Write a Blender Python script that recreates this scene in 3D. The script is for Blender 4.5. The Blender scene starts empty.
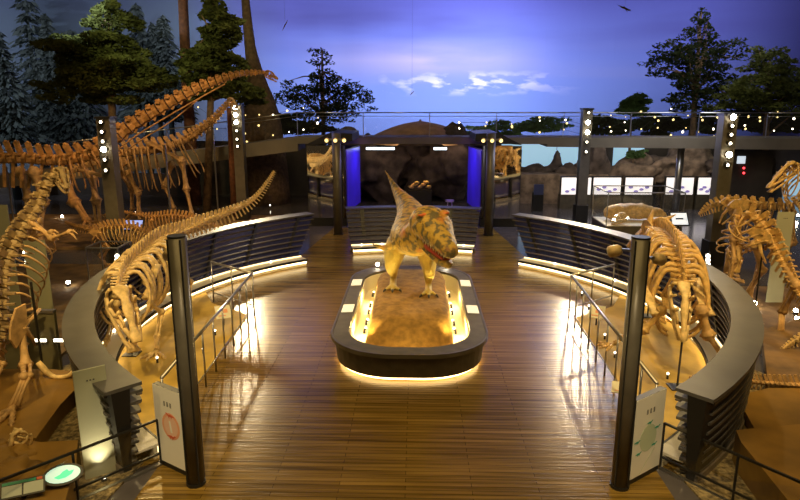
import bpy, math, random
from mathutils import Vector, Matrix, noise
random.seed(7)
C = bpy.context.collection
PI = math.pi
def R(d): return math.radians(d)
# ---------------------------------------------------------------- camera
F_PX, PITCH, YAW, EYE = 638.0, R(13.05), R(1.5), Vector((0.13, 0, 5.1))
cam = bpy.data.cameras.new('camera'); cam.sensor_width = 36; cam.lens = 36 * F_PX / 800; cam.clip_end = 300
co = bpy.data.objects.new('camera', cam); C.objects.link(co)
co.location = EYE; co.rotation_euler = (PI / 2 - PITCH, 0, YAW)
bpy.context.scene.camera = co
_F = Vector((-math.sin(YAW) * math.cos(PITCH), math.cos(YAW) * math.cos(PITCH), -math.sin(PITCH)))
_R = Vector((math.cos(YAW), math.sin(YAW), 0)); _U = _R.cross(_F)
def _ray(px, py): return _F + _R * ((px - 400) / F_PX) - _U * ((py - 250) / F_PX)
def G(px, py, z=0.0):            # the point of the plane at height z seen at a pixel
    d = _ray(px, py); return EYE + d * ((z - EYE.z) / d.z)
def D(px, py, y):                # the point at world depth y seen at a pixel
    d = _ray(px, py); return EYE + d * (y / d.y)
# ---------------------------------------------------------------- materials
def mat(name, col, rough=.6, metal=0, emit=0, ecol=None, var=0, scale=8, bump=0, alpha=None, spec=None, col2=None, detail=4):
    m = bpy.data.materials.new(name); m.use_nodes = True
    nt = m.node_tree; b = nt.nodes['Principled BSDF']
    b.inputs['Base Color'].default_value = (*col, 1)
    b.inputs['Roughness'].default_value = rough; b.inputs['Metallic'].default_value = metal
    if spec is not None: b.inputs['Specular IOR Level'].default_value = spec
    if emit:
        b.inputs['Emission Color'].default_value = (*(ecol or col), 1); b.inputs['Emission Strength'].default_value = emit
    if var or bump or col2:
        tc = nt.nodes.new('ShaderNodeTexCoord'); n = nt.nodes.new('ShaderNodeTexNoise')
        n.inputs['Scale'].default_value = scale; n.inputs['Detail'].default_value = detail
        nt.links.new(tc.outputs['Object'], n.inputs['Vector'])
        if var or col2:
            r = nt.nodes.new('ShaderNodeValToRGB')
            c2 = col2 or tuple(min(1, c * (1 + var)) for c in col); c1 = col if col2 else tuple(c * (1 - var) for c in col)
            r.color_ramp.elements[0].position = .35; r.color_ramp.elements[1].position = .65
            r.color_ramp.elements[0].color = (*c1, 1); r.color_ramp.elements[1].color = (*c2, 1)
            nt.links.new(n.outputs['Fac'], r.inputs['Fac']); nt.links.new(r.outputs['Color'], b.inputs['Base Color'])
        if bump:
            bp = nt.nodes.new('ShaderNodeBump'); bp.inputs['Strength'].default_value = bump; bp.inputs['Distance'].default_value = .03
            nt.links.new(n.outputs['Fac'], bp.inputs['Height']); nt.links.new(bp.outputs['Normal'], b.inputs['Normal'])
    if alpha is not None: b.inputs['Alpha'].default_value = alpha
    return m
M = {}
M['bone'] = mat('bone', (.60, .38, .13), .5, var=.28, scale=9, bump=.4)
M['bone_pale'] = mat('bone_pale', (.72, .52, .24), .5, var=.25, scale=9, bump=.4)
M['bone_orange'] = mat('bone_orange', (.43, .23, .075), .6, var=.35, scale=6, bump=.4)
M['bone_brown'] = mat('bone_brown', (.50, .31, .13), .6, var=.3, scale=6, bump=.4)
M['bone_dull'] = mat('bone_dull', (.32, .22, .10), .65, var=.3, scale=6, bump=.3)
M['tooth'] = mat('tooth', (.8, .7, .5), .4)
M['steel'] = mat('steel', (.36, .35, .33), .3, .9)
M['rail'] = mat('rail', (.50, .48, .44), .28, .9)
M['black'] = mat('black', (.015, .014, .012), .4)
M['pole'] = mat('pole', (.12, .105, .075), .38, .25, var=.15, scale=3)
M['slat'] = mat('slat', (.14, .115, .085), .4, .1, var=.12, scale=3)
M['board'] = mat('board', (.075, .069, .058), .45, .1, var=.15, scale=2.5)
M['rim'] = mat('rim', (.085, .07, .045), .6, 0, var=.2, scale=5)
M['ledge'] = mat('ledge', (.88, .82, .66), .45)
M['strip'] = mat('strip', (1, .8, .45), emit=9, ecol=(1, .68, .28))
M['strip_w'] = mat('strip_warm', (1, .8, .45), emit=5.5, ecol=(1, .76, .40))
M['bulb'] = mat('bulb', (1, .95, .85), emit=60, ecol=(1, .88, .66))
M['bulb_dim'] = mat('bulb_dim', (1, .9, .7), emit=9, ecol=(1, .86, .62))
M['bulb_y'] = mat('bulb_yellow', (1, .8, .3), emit=2.2, ecol=(1, .72, .26))
M['strip_soft'] = mat('strip_soft', (1, .8, .45), emit=2.6, ecol=(1, .76, .40))
M['tint'] = mat('gap_light_tint', (.022, .024, .12), .35, alpha=.72)  # navy colour stands in for bluish light between the slats
M['end_black'] = mat('end_black', (.008, .007, .006), .6)
M['tube'] = mat('tube', (1, 1, 1), emit=3, ecol=(.75, .9, 1))
M['cream'] = mat('cream', (.80, .72, .50), .5)
M['mound'] = mat('mound', (.34, .19, .045), .9, var=.25, scale=7, bump=.6)
M['rock'] = mat('rock', (.06, .045, .035), .95, var=.45, scale=2.2, bump=1)
M['rock_pale'] = mat('rock_pale', (.15, .11, .075), .95, var=.5, scale=2.5, bump=1)
M['clay'] = mat('clay', (.23, .125, .02), .75, var=.22, scale=1.6, bump=.15)
M['tan_floor'] = mat('tan_floor', (.50, .33, .055), .75, var=.22, scale=1.3, bump=.05)
M['soil'] = mat('soil', (.17, .10, .035), .85, var=.4, scale=2, bump=.6)
M['gravel'] = mat('gravel', (.07, .05, .022), .8, col2=(.36, .27, .12), scale=16, bump=1, detail=6)
M['outer_floor'] = mat('outer_floor', (.085, .075, .075), .16, var=.25, scale=1.2)
M['trunk_red'] = mat('trunk_red', (.13, .05, .022), .9, var=.3, scale=6, bump=.8)
M['trunk'] = mat('trunk', (.10, .062, .032), .9, var=.35, scale=6, bump=.8)
M['leaf'] = mat('leaf', (.11, .125, .036), .8, var=.5, scale=1.2)
M['leaf_dark'] = mat('leaf_dark', (.035, .045, .02), .8, var=.5, scale=1.2)
M['leaf_mist'] = mat('leaf_mist', (.085, .105, .10), .9, var=.06, scale=.5)  # mist haze put into the leaf colour
M['leaf_green'] = mat('leaf_green', (.10, .17, .06), .8, var=.4, scale=1)
M['fascia'] = mat('fascia', (.17, .14, .10), .7, var=.12, scale=1)
M['wall_dark'] = mat('wall_dark', (.045, .035, .028), .9, var=.4, scale=.7)
M['purple'] = mat('purple', (.05, .03, .4), .3, emit=.13, ecol=(.09, .035, 1), var=.2, scale=1)
M['mirror'] = mat('mirror', (.85, .80, .68), .03, 1)
M['paper'] = mat('paper', (.86, .82, .68), .5)
M['label'] = mat('label', (.95, .93, .85), .5, emit=.35, ecol=(1, .93, .75))
M['ink'] = mat('ink', (.05, .04, .03), .7)
M['red_print'] = mat('red_print', (.85, .40, .22), .6)
M['red_dark'] = mat('red_dark', (.70, .13, .05), .6)
M['green_print'] = mat('green_print', (.55, .62, .42), .6)
M['green_dark'] = mat('green_dark', (.03, .36, .24), .6)
M['screen_blue'] = mat('screen_blue', (.3, .4, .8), .3, emit=.75, ecol=(.22, .34, .95))
M['screen_white'] = mat('screen_white', (.9, .9, .9), .3, emit=.75, ecol=(.75, .88, 1))
M['sky_panel'] = mat('sky_panel', (.3, .5, .7), .5, emit=.6, ecol=(.42, .70, .88))  # emission puts the backdrop lighting into the picture
M['box_light'] = mat('box_light', (1, .95, .9), .4, emit=.85, ecol=(1, .93, .88))
M['purple_print'] = mat('purple_print', (.3, .25, .5), .5, emit=.35, ecol=(.45, .38, .9))
M['green_glow'] = mat('green_glow', (.1, .7, .4), .4, emit=.7, ecol=(.08, .9, .42))
M['oval_glow'] = mat('oval_glow', (.6, .8, .7), .4, emit=.6, ecol=(.62, .95, .78))
M['display_green'] = mat('display_green', (.4, .42, .3), .4, emit=.10, ecol=(.6, .62, .35))
M['red_led'] = mat('red_led', (1, .05, .05), emit=5, ecol=(1, .04, .05))
M['frost'] = mat('frost', (.38, .38, .25), .45, alpha=.88, spec=.4)
M['tan_roof'] = mat('tan_roof', (.26, .16, .07), .8, var=.25, scale=2)
M['navy'] = mat('navy', (.05, .06, .13), .5)
M['stool'] = mat('stool', (.55, .42, .50), .6)
# glass
def glassmat(name, a, col=(.6, .65, .7)):
    m = bpy.data.materials.new(name); m.use_nodes = True; nt = m.node_tree; nt.nodes.clear()
    o = nt.nodes.new('ShaderNodeOutputMaterial'); mx = nt.nodes.new('ShaderNodeMixShader')
    t = nt.nodes.new('ShaderNodeBsdfTransparent'); g = nt.nodes.new('ShaderNodeBsdfGlossy')
    g.inputs['Roughness'].default_value = .03; g.inputs['Color'].default_value = (*col, 1)
    mx.inputs['Fac'].default_value = a
    nt.links.new(t.outputs[0], mx.inputs[1]); nt.links.new(g.outputs[0], mx.inputs[2]); nt.links.new(mx.outputs[0], o.inputs[0]); return m
M['glass'] = glassmat('glass', .07)
# wood floor: long boards along x
def woodfloor():
    m = bpy.data.materials.new('wood_floor'); m.use_nodes = True; nt = m.node_tree; b = nt.nodes['Principled BSDF']
    N = nt.nodes.new; L = nt.links.new
    tc = N('ShaderNodeTexCoord')
    def noi(sx, sy, sc, det=4):
        mp = N('ShaderNodeMapping'); mp.inputs['Scale'].default_value = (sx, sy, 1); L(tc.outputs['Object'], mp.inputs['Vector'])
        n = N('ShaderNodeTexNoise'); n.inputs['Scale'].default_value = sc; n.inputs['Detail'].default_value = det
        L(mp.outputs[0], n.inputs['Vector']); return n
    br = N('ShaderNodeTexBrick'); br.inputs['Scale'].default_value = 1; br.inputs['Brick Width'].default_value = 1.8; br.inputs['Row Height'].default_value = .09
    br.inputs['Mortar Size'].default_value = .003; br.inputs['Color1'].default_value = (.18, .108, .020, 1); br.inputs['Color2'].default_value = (.255, .158, .032, 1)
    br.inputs['Mortar'].default_value = (.03, .015, .005, 1); L(tc.outputs['Object'], br.inputs['Vector'])
    a = noi(.35, 9, 1.3, 6); c = noi(.5, .5, 1, 2)
    r = N('ShaderNodeValToRGB'); r.color_ramp.elements[0].color = (.5, .48, .42, 1); r.color_ramp.elements[1].color = (1.3, 1.28, 1.25, 1)
    r.color_ramp.elements[0].position = .33; r.color_ramp.elements[1].position = .68
    L(a.outputs['Fac'], r.inputs['Fac'])
    mx = N('ShaderNodeMix'); mx.data_type = 'RGBA'; mx.blend_type = 'MULTIPLY'; mx.inputs[0].default_value = 1
    L(br.outputs['Color'], mx.inputs[6]); L(r.outputs['Color'], mx.inputs[7]); L(mx.outputs[2], b.inputs['Base Color'])
    b2 = noi(.6, 11, 2.2, 3)
    bp = N('ShaderNodeBump'); bp.inputs['Strength'].default_value = .36; bp.inputs['Distance'].default_value = .012
    L(b2.outputs['Fac'], bp.inputs['Height']); L(bp.outputs['Normal'], b.inputs['Normal'])
    rr = N('ShaderNodeMapRange'); rr.inputs['To Min'].default_value = .17; rr.inputs['To Max'].default_value = .29
    L(a.outputs['Fac'], rr.inputs['Value']); L(rr.outputs[0], b.inputs['Roughness']); b.inputs['Specular IOR Level'].default_value = .25; b.inputs['Specular Tint'].default_value = (1, .78, .48, 1)
    return m
M['wood'] = woodfloor()
# painted dusk sky of the backdrop wall
def mural():
    m = bpy.data.materials.new('sky_mural'); m.use_nodes = True; nt = m.node_tree; b = nt.nodes['Principled BSDF']; N = nt.nodes.new; L = nt.links.new
    b.inputs['Roughness'].default_value = .95; b.inputs['Specular IOR Level'].default_value = 0
    tc = N('ShaderNodeTexCoord'); sp = N('ShaderNodeSeparateXYZ'); L(tc.outputs['Object'], sp.inputs[0])
    def mr(sock, a0, a1, b0=0, b1=1):
        n = N('ShaderNodeMapRange'); n.inputs['From Min'].default_value = a0; n.inputs['From Max'].default_value = a1
        n.inputs['To Min'].default_value = b0; n.inputs['To Max'].default_value = b1; L(sock, n.inputs['Value']); return n.outputs[0]
    def mix(f, c1, c2, mode='MIX'):
        n = N('ShaderNodeMix'); n.data_type = 'RGBA'; n.blend_type = mode
        if isinstance(f, float): n.inputs[0].default_value = f
        else: L(f, n.inputs[0])
        for k, c in ((6, c1), (7, c2)):
            if isinstance(c, tuple): n.inputs[k].default_value = (*c, 1)
            else: L(c, n.inputs[k])
        return n.outputs[2]
    def mul(a, c):
        n = N('ShaderNodeMath'); n.operation = 'MULTIPLY'; L(a, n.inputs[0])
        if isinstance(c, float): n.inputs[1].default_value = c
        else: L(c, n.inputs[1])
        return n.outputs[0]
    z, x = sp.outputs['Z'], sp.outputs['X']
    base = mix(mr(z, 4.5, 11.5), (.19, .28, .66), (.10, .11, .39))
    def nz(sx, sz, sc, det, lo, hi, off=0):
        mp = N('ShaderNodeMapping'); mp.inputs['Scale'].default_value = (sx, .02, sz); mp.inputs['Location'].default_value = (off, 0, off); L(tc.outputs['Object'], mp.inputs['Vector'])
        n = N('ShaderNodeTexNoise'); n.inputs['Scale'].default_value = sc; n.inputs['Detail'].default_value = det; L(mp.outputs[0], n.inputs['Vector'])
        return mr(n.outputs['Fac'], lo, hi)
    # broad pinkish bank of cloud in the middle
    def bump(sock, c, w):
        n = N('ShaderNodeMath'); n.operation = 'SUBTRACT'; L(sock, n.inputs[0]); n.inputs[1].default_value = c
        a = N('ShaderNodeMath'); a.operation = 'ABSOLUTE'; L(n.outputs[0], a.inputs[0]); return mr(a.outputs[0], 0, w, 1, 0)
    bank = mul(mul(nz(.10, .45, 1, 4, .30, .56), bump(z, 7.9, 1.6)), bump(x, .5, 9.5))
    col = mix(bank, base, (.36, .32, .48))
    haze = mul(mul(nz(.05, .8, 1, 3, .45, .65, 7), bump(z, 6.3, 3.6)), .16)
    col = mix(haze, col, (.32, .30, .45))
    puff = mul(mul(nz(.55, 1.6, 1, 5, .50, .60, 3), bump(z, 6.35, .9)), bump(x, 3.8, 7.5))
    col = mix(puff, col, (.80, .74, .84))
    col = mix(mul(bump(z, 10.6, 2.6), nz(.07, .4, 1, 3, .45, .7, 13)), col, (.075, .075, .26))
    # grey green mist painted towards the left, night blue towards the right
    mist = mix(mr(z, 1, 11), (.19, .22, .24), (.06, .07, .14))
    mist = mix(nz(.12, .16, 1, 4, .35, .7, 21), mist, (.08, .11, .15))
    col = mix(mr(x, -8.5, -15), col, mist)
    col = mix(mr(x, 6, 23), col, (.028, .028, .11))
    L(col, b.inputs['Base Color']); return m
M['mural'] = mural()
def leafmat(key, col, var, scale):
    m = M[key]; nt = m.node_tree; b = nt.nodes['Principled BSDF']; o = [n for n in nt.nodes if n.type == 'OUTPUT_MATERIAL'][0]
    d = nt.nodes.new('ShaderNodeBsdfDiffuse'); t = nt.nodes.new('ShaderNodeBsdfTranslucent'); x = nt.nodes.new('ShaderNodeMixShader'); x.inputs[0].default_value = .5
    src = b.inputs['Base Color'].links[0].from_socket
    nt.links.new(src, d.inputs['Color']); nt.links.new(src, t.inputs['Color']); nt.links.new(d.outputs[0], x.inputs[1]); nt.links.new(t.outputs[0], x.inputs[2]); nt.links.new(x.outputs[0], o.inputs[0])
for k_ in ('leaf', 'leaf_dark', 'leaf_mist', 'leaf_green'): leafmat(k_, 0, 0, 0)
# spotted hide
def hide():
    m = bpy.data.materials.new('hide'); m.use_nodes = True; nt = m.node_tree; b = nt.nodes['Principled BSDF']; N = nt.nodes.new; L = nt.links.new
    tc = N('ShaderNodeTexCoord'); g = N('ShaderNodeSeparateXYZ'); L(tc.outputs['Object'], g.inputs[0])
    v = N('ShaderNodeTexNoise'); v.inputs['Scale'].default_value = 8; v.inputs['Detail'].default_value = 4; L(tc.outputs['Object'], v.inputs['Vector'])
    r = N('ShaderNodeValToRGB'); e = r.color_ramp.elements; e[0].position = .43; e[0].color = (.115, .09, .04, 1); e[1].position = .515; e[1].color = (.40, .24, .035, 1)
    n = r.color_ramp.elements.new(.62); n.color = (.48, .31, .05, 1); L(v.outputs['Fac'], r.inputs['Fac'])
    w = N('ShaderNodeTexNoise'); w.inputs['Scale'].default_value = 2.6; L(tc.outputs['Object'], w.inputs['Vector'])
    mr = N('ShaderNodeMapRange'); mr.inputs['From Min'].default_value = .60; mr.inputs['From Max'].default_value = .74; L(w.outputs['Fac'], mr.inputs['Value'])
    mx = N('ShaderNodeMix'); mx.data_type = 'RGBA'; L(mr.outputs[0], mx.inputs[0]); L(r.outputs['Color'], mx.inputs[6]); mx.inputs[7].default_value = (.50, .17, .03, 1)
    # pale belly and legs
    mz = N('ShaderNodeMapRange'); mz.inputs['From Min'].default_value = 1.25; mz.inputs['From Max'].default_value = .75; L(g.outputs['Z'], mz.inputs['Value'])
    m2 = N('ShaderNodeMix'); m2.data_type = 'RGBA'; L(mz.outputs[0], m2.inputs[0]); L(mx.outputs[2], m2.inputs[6]); m2.inputs[7].default_value = (.70, .54, .14, 1)
    L(m2.outputs[2], b.inputs['Base Color']); b.inputs['Roughness'].default_value = .55
    vo = N('ShaderNodeTexVoronoi'); vo.inputs['Scale'].default_value = 26; L(tc.outputs['Object'], vo.inputs['Vector'])
    bp = N('ShaderNodeBump'); bp.inputs['Strength'].default_value = .5; bp.inputs['Distance'].default_value = .02; L(vo.outputs['Distance'], bp.inputs['Height']); L(bp.outputs['Normal'], b.inputs['Normal'])
    return m
M['hide'] = hide()
M['hide_red'] = mat('hide_red', (.60, .13, .03), .5, var=.3, scale=8, bump=.4)
M['mouth'] = mat('mouth', (.45, .07, .04), .4)
M['eye'] = mat('eye', (.25, .12, .02), .1)
# ---------------------------------------------------------------- mesh builder
OFF = {}
def cr(p, n):                     # catmull-rom through points (tuples of any length)
    p = [tuple(q) for q in p]; out = []
    q = [p[0]] + p + [p[-1]]
    for i in range(1, len(q) - 2):
        for k in range(n):
            t = k / n
            out.append(tuple(.5 * (2 * b + (c - a) * t + (2 * a - 5 * b + 4 * c - d) * t * t + (3 * b - a - 3 * c + d) * t ** 3) for a, b, c, d in zip(q[i - 1], q[i], q[i + 1], q[i + 2])))
    out.append(p[-1]); return out
class MB:
    def __init__(s): s.v = []; s.f = []
    def add(s, vs, fs):
        k = len(s.v); s.v += [Vector(v) for v in vs]; s.f += [tuple(i + k for i in f) for f in fs]; return s
    def box(s, c, d, rz=0, rot=None):
        m = rot or Matrix.Rotation(rz, 3, 'Z'); c = Vector(c)
        vs = [c + m @ Vector((x * d[0] / 2, y * d[1] / 2, z * d[2] / 2)) for x in (-1, 1) for y in (-1, 1) for z in (-1, 1)]
        return s.add(vs, [(0, 1, 3, 2), (4, 6, 7, 5), (0, 4, 5, 1), (2, 3, 7, 6), (0, 2, 6, 4), (1, 5, 7, 3)])
    def bar(s, a, b, w, h=None):   # square bar from a to b
        a, b = Vector(a), Vector(b); d = b - a; h = h or w
        z = d.normalized(); x = z.cross(Vector((0, 0, 1)))
        if x.length < .01: x = Vector((1, 0, 0))
        x.normalize(); y = x.cross(z); vs = []
        for p in (a, b):
            for i, j in ((-1, -1), (1, -1), (1, 1), (-1, 1)): vs.append(p + x * (i * w / 2) + y * (j * h / 2))
        return s.add(vs, [(3, 2, 1, 0), (4, 5, 6, 7), (0, 1, 5, 4), (1, 2, 6, 5), (2, 3, 7, 6), (3, 0, 4, 7)])
    def tube(s, pts, rad, n=8, up=None, cap=True):   # rad: number, list of numbers or of (side, up)
        pts = [Vector(p[:3]) for p in pts]; m = len(pts)
        if isinstance(rad, (int, float)): rad = [rad] * m
        vs = []; fs = []; px = None
        for i, p in enumerate(pts):
            t = (pts[min(i + 1, m - 1)] - pts[max(i - 1, 0)]).normalized()
            if up is not None:
                x = t.cross(Vector(up))
                if x.length < .02: x = px or Vector((1, 0, 0))
            elif px is None:
                x = t.cross(Vector((0, 0, 1)))
                if x.length < .05: x = t.cross(Vector((0, 1, 0)))
            else: x = px - t * px.dot(t)
            x.normalize(); px = x; y = x.cross(t)
            r = rad[i]; rx, ry = r if isinstance(r, tuple) else (r, r)
            for k in range(n):
                a = 2 * PI * k / n; vs.append(p + x * (rx * math.cos(a)) + y * (ry * math.sin(a)))
        for i in range(m - 1):
            for k in range(n):
                a, b = i * n + k, i * n + (k + 1) % n; fs.append((a, b, b + n, a + n))
        if cap: fs += [tuple(range(n))[::-1], tuple(range((m - 1) * n, m * n))]
        return s.add(vs, fs)
    def ball(s, c, r, sc=(1, 1, 1), n=10, m=6, jit=0):
        c = Vector(c); vs = [c + Vector((0, 0, r * sc[2]))]; fs = []
        for i in range(1, m):
            th = PI * i / m
            for k in range(n):
                a = 2 * PI * k / n; q = Vector((math.sin(th) * math.cos(a), math.sin(th) * math.sin(a), math.cos(th)))
                j = 1 + (jit * noise.noise(q * 1.7 + c * 3) if jit else 0)
                vs.append(c + Vector((q.x * sc[0], q.y * sc[1], q.z * sc[2])) * r * j)
        vs.append(c - Vector((0, 0, r * sc[2])))
        for k in range(n): fs.append((0, 1 + k, 1 + (k + 1) % n))
        for i in range(m - 2):
            for k in range(n):
                a = 1 + i * n + k; b = 1 + i * n + (k + 1) % n; fs.append((a, a + n, b + n, b))
        l = len(vs) - 1
        for k in range(n): fs.append((l, l - n + (k + 1) % n, l - n + k))
        return s.add(vs, fs)
    def prism(s, poly, z0, z1):
        n = len(poly); vs = [(x, y, z0) for x, y in poly] + [(x, y, z1) for x, y in poly]
        return s.add(vs, [tuple(range(n))[::-1], tuple(range(n, 2 * n))] + [(i, (i + 1) % n, n + (i + 1) % n, n + i) for i in range(n)])
    def plate(s, pts, th, nrm):    # flat polygon in 3d with thickness along nrm
        n = len(pts); q = Vector(nrm).normalized() * th; a = [Vector(p) for p in pts]
        return s.add(a + [p + q for p in a], [tuple(range(n))[::-1], tuple(range(n, 2 * n))] + [(i, (i + 1) % n, n + (i + 1) % n, n + i) for i in range(n)])
    def sweep(s, rows, close=False):  # rows: list of equal-length cross sections (closed loops)
        n = len(rows[0]); k0 = []
        vs = [p for r in rows for p in r]; fs = []
        m = len(rows)
        for i in range(m if close else m - 1):
            for k in range(n):
                a, b = i * n + k, i * n + (k + 1) % n; c, d = ((i + 1) % m) * n + k, ((i + 1) % m) * n + (k + 1) % n
                fs.append((a, b, d, c))
        if not close: fs += [tuple(range(n))[::-1], tuple(range((m - 1) * n, m * n))]
        return s.add(vs, fs)
    def build(s, name, m, parent=None, smooth=False, at=None, mods=()):
        me = bpy.data.meshes.new(name)
        if parent is not None: o0 = OFF[parent]
        elif at is not None: o0 = Vector(at)
        else:
            xs = [v.x for v in s.v]; ys = [v.y for v in s.v]; o0 = Vector(((min(xs) + max(xs)) / 2, (min(ys) + max(ys)) / 2, min(v.z for v in s.v)))
        me.from_pydata([tuple(v - o0) for v in s.v], [], s.f); me.materials.append(M[m] if isinstance(m, str) else m)
        if smooth: me.polygons.foreach_set('use_smooth', [True] * len(me.polygons))
        me.update(); o = bpy.data.objects.new(name, me); C.objects.link(o); OFF[o] = o0
        if parent is not None: o.parent = parent
        else: o.location = o0
        return o
def tag(o, label, cat, group=None, kind=None):
    o['label'] = label; o['category'] = cat
    if group: o['group'] = group
    if kind: o['kind'] = kind
    return o
def thing(name, label, cat, loc, group=None):
    o = bpy.data.objects.new(name, None); C.objects.link(o); o.location = Vector(loc); OFF[o] = Vector(loc); o.empty_display_size = .3
    return tag(o, label, cat, group)
def struct(o): o['kind'] = 'structure'; return o
def remesh(o, vox, smooth=2, disp=0, dsc=.5):
    r = o.modifiers.new('r', 'REMESH'); r.mode = 'VOXEL'; r.voxel_size = vox; r.use_smooth_shade = True
    if smooth:
        q = o.modifiers.new('s', 'SMOOTH'); q.factor = .6; q.iterations = smooth
    if disp:
        t = bpy.data.textures.new('t', 'CLOUDS'); t.noise_scale = dsc; t.noise_depth = 3
        d = o.modifiers.new('d', 'DISPLACE'); d.texture = t; d.strength = disp; d.mid_level = .5
def lamp(kind, loc, power, col=(1, .72, .38), target=None, size=.2, angle=60, blend=.5, sx=None, sy=None):
    l = bpy.data.lights.new('lamp', kind); l.energy = power; l.color = col
    o = bpy.data.objects.new('lamp', l); C.objects.link(o); o.location = loc
    if kind == 'SPOT': l.spot_size = R(angle); l.spot_blend = blend; l.shadow_soft_size = size
    elif kind == 'AREA':
        l.size = sx or size
        if sy: l.shape = 'RECTANGLE'; l.size_y = sy
    else: l.shadow_soft_size = size
    if target is not None: o.rotation_euler = (Vector(target) - Vector(loc)).to_track_quat('-Z', 'Y').to_euler()
    return o
# ================================================================ setting
struct(MB().box((0, 22, -.1), (76, 56, .2)).build('floor', 'outer_floor'))
cc = (0, 14.4)
def circ(cx, cy, r, a0, a1, n):
    return [(cx + r * math.cos(R(a0 + (a1 - a0) * i / n)), cy + r * math.sin(R(a0 + (a1 - a0) * i / n))) for i in range(n + 1)]
LC, LR = (1.16, 13.9), 7.28         # ledge circle (mirrored for the right side)
TC, TR = (2.43, 14.5), 9.4          # top board circle
def mir(s, x): return -x if s > 0 else x      # s=-1 left, +1 right
# wooden walking floor: everything inside the ring and in front of it
poly = [(-3.55, 3.5), (3.55, 3.5), (3.55, 8.3)] + [(-x, y) for x, y in circ(*LC, LR + .6, 229, 130, 28)] + [(-2.6, 21.6 + .0)][:0] + \
       [(3.3, 26.0), (-3.3, 26.0)] + circ(*LC, LR + .6, 130, 229, 28) + [(-3.55, 8.3)]
struct(MB().prism(poly, 0, .012).build('floor', 'wood'))
for s in (-1, 1):                  # sandy exhibit floor between railing and ledge
    pl = [(mir(s, x), y) for x, y in circ(*LC, LR + .05, 229, 158, 24)] + [(s * 5.15, 15.65), (s * 3.95, 14.75), (s * 3.9, 10.6), (s * 3.62, 8.3)]
    if s < 0: pl = pl
    struct(MB().prism(pl, .012, .03).build('floor', 'tan_floor'))
# gravel bed in front of the ring ends, mirrored
for s in (-1, 1):
    gl = [(s * 3.8, 8.2), (s * 3.9, 7.4), (s * 4.2, 5.0), (s * 7.5, 5.0), (s * 7.6, 10.0), (s * 6.6, 12), (s * 6.3, 12.0), (s * 5.3, 9.5)]
    tag(MB().prism(gl, .004, .03).build('gravel_bed', 'gravel'), 'bed of brown gravel below the %s end of the slatted ring' % ('left' if s < 0 else 'right'), 'gravel', kind='stuff')
# painted sky wall on an arc
mb = MB(); arc = [(42 * math.sin(R(a)), 4 + 42 * math.cos(R(a))) for a in range(-66, 67, 3)]
rows = [[(x, y, -1), (x, y, 22), (x * 1.01, y + .5, 22), (x * 1.01, y + .5, -1)] for x, y in arc]
struct(mb.sweep(rows).build('wall_back', 'mural', at=(0, 0, 0)))
# dark lower walls under the gallery
struct(MB().box((0, 35.5, 1.5), (9.5, .3, 3)).build('wall_centre', 'wall_dark'))
struct(MB().box((-22.5, 35.5, .6), (17.5, .3, 1.2)).box((-9.3, 35.5, 1.5), (8.9, .3, 3)).build('wall_left', 'wall_dark'))
struct(MB().box((19.5, 36.5, 1.5), (29.5, .3, 3.0)).build('wall_right', 'wall_dark'))
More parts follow.
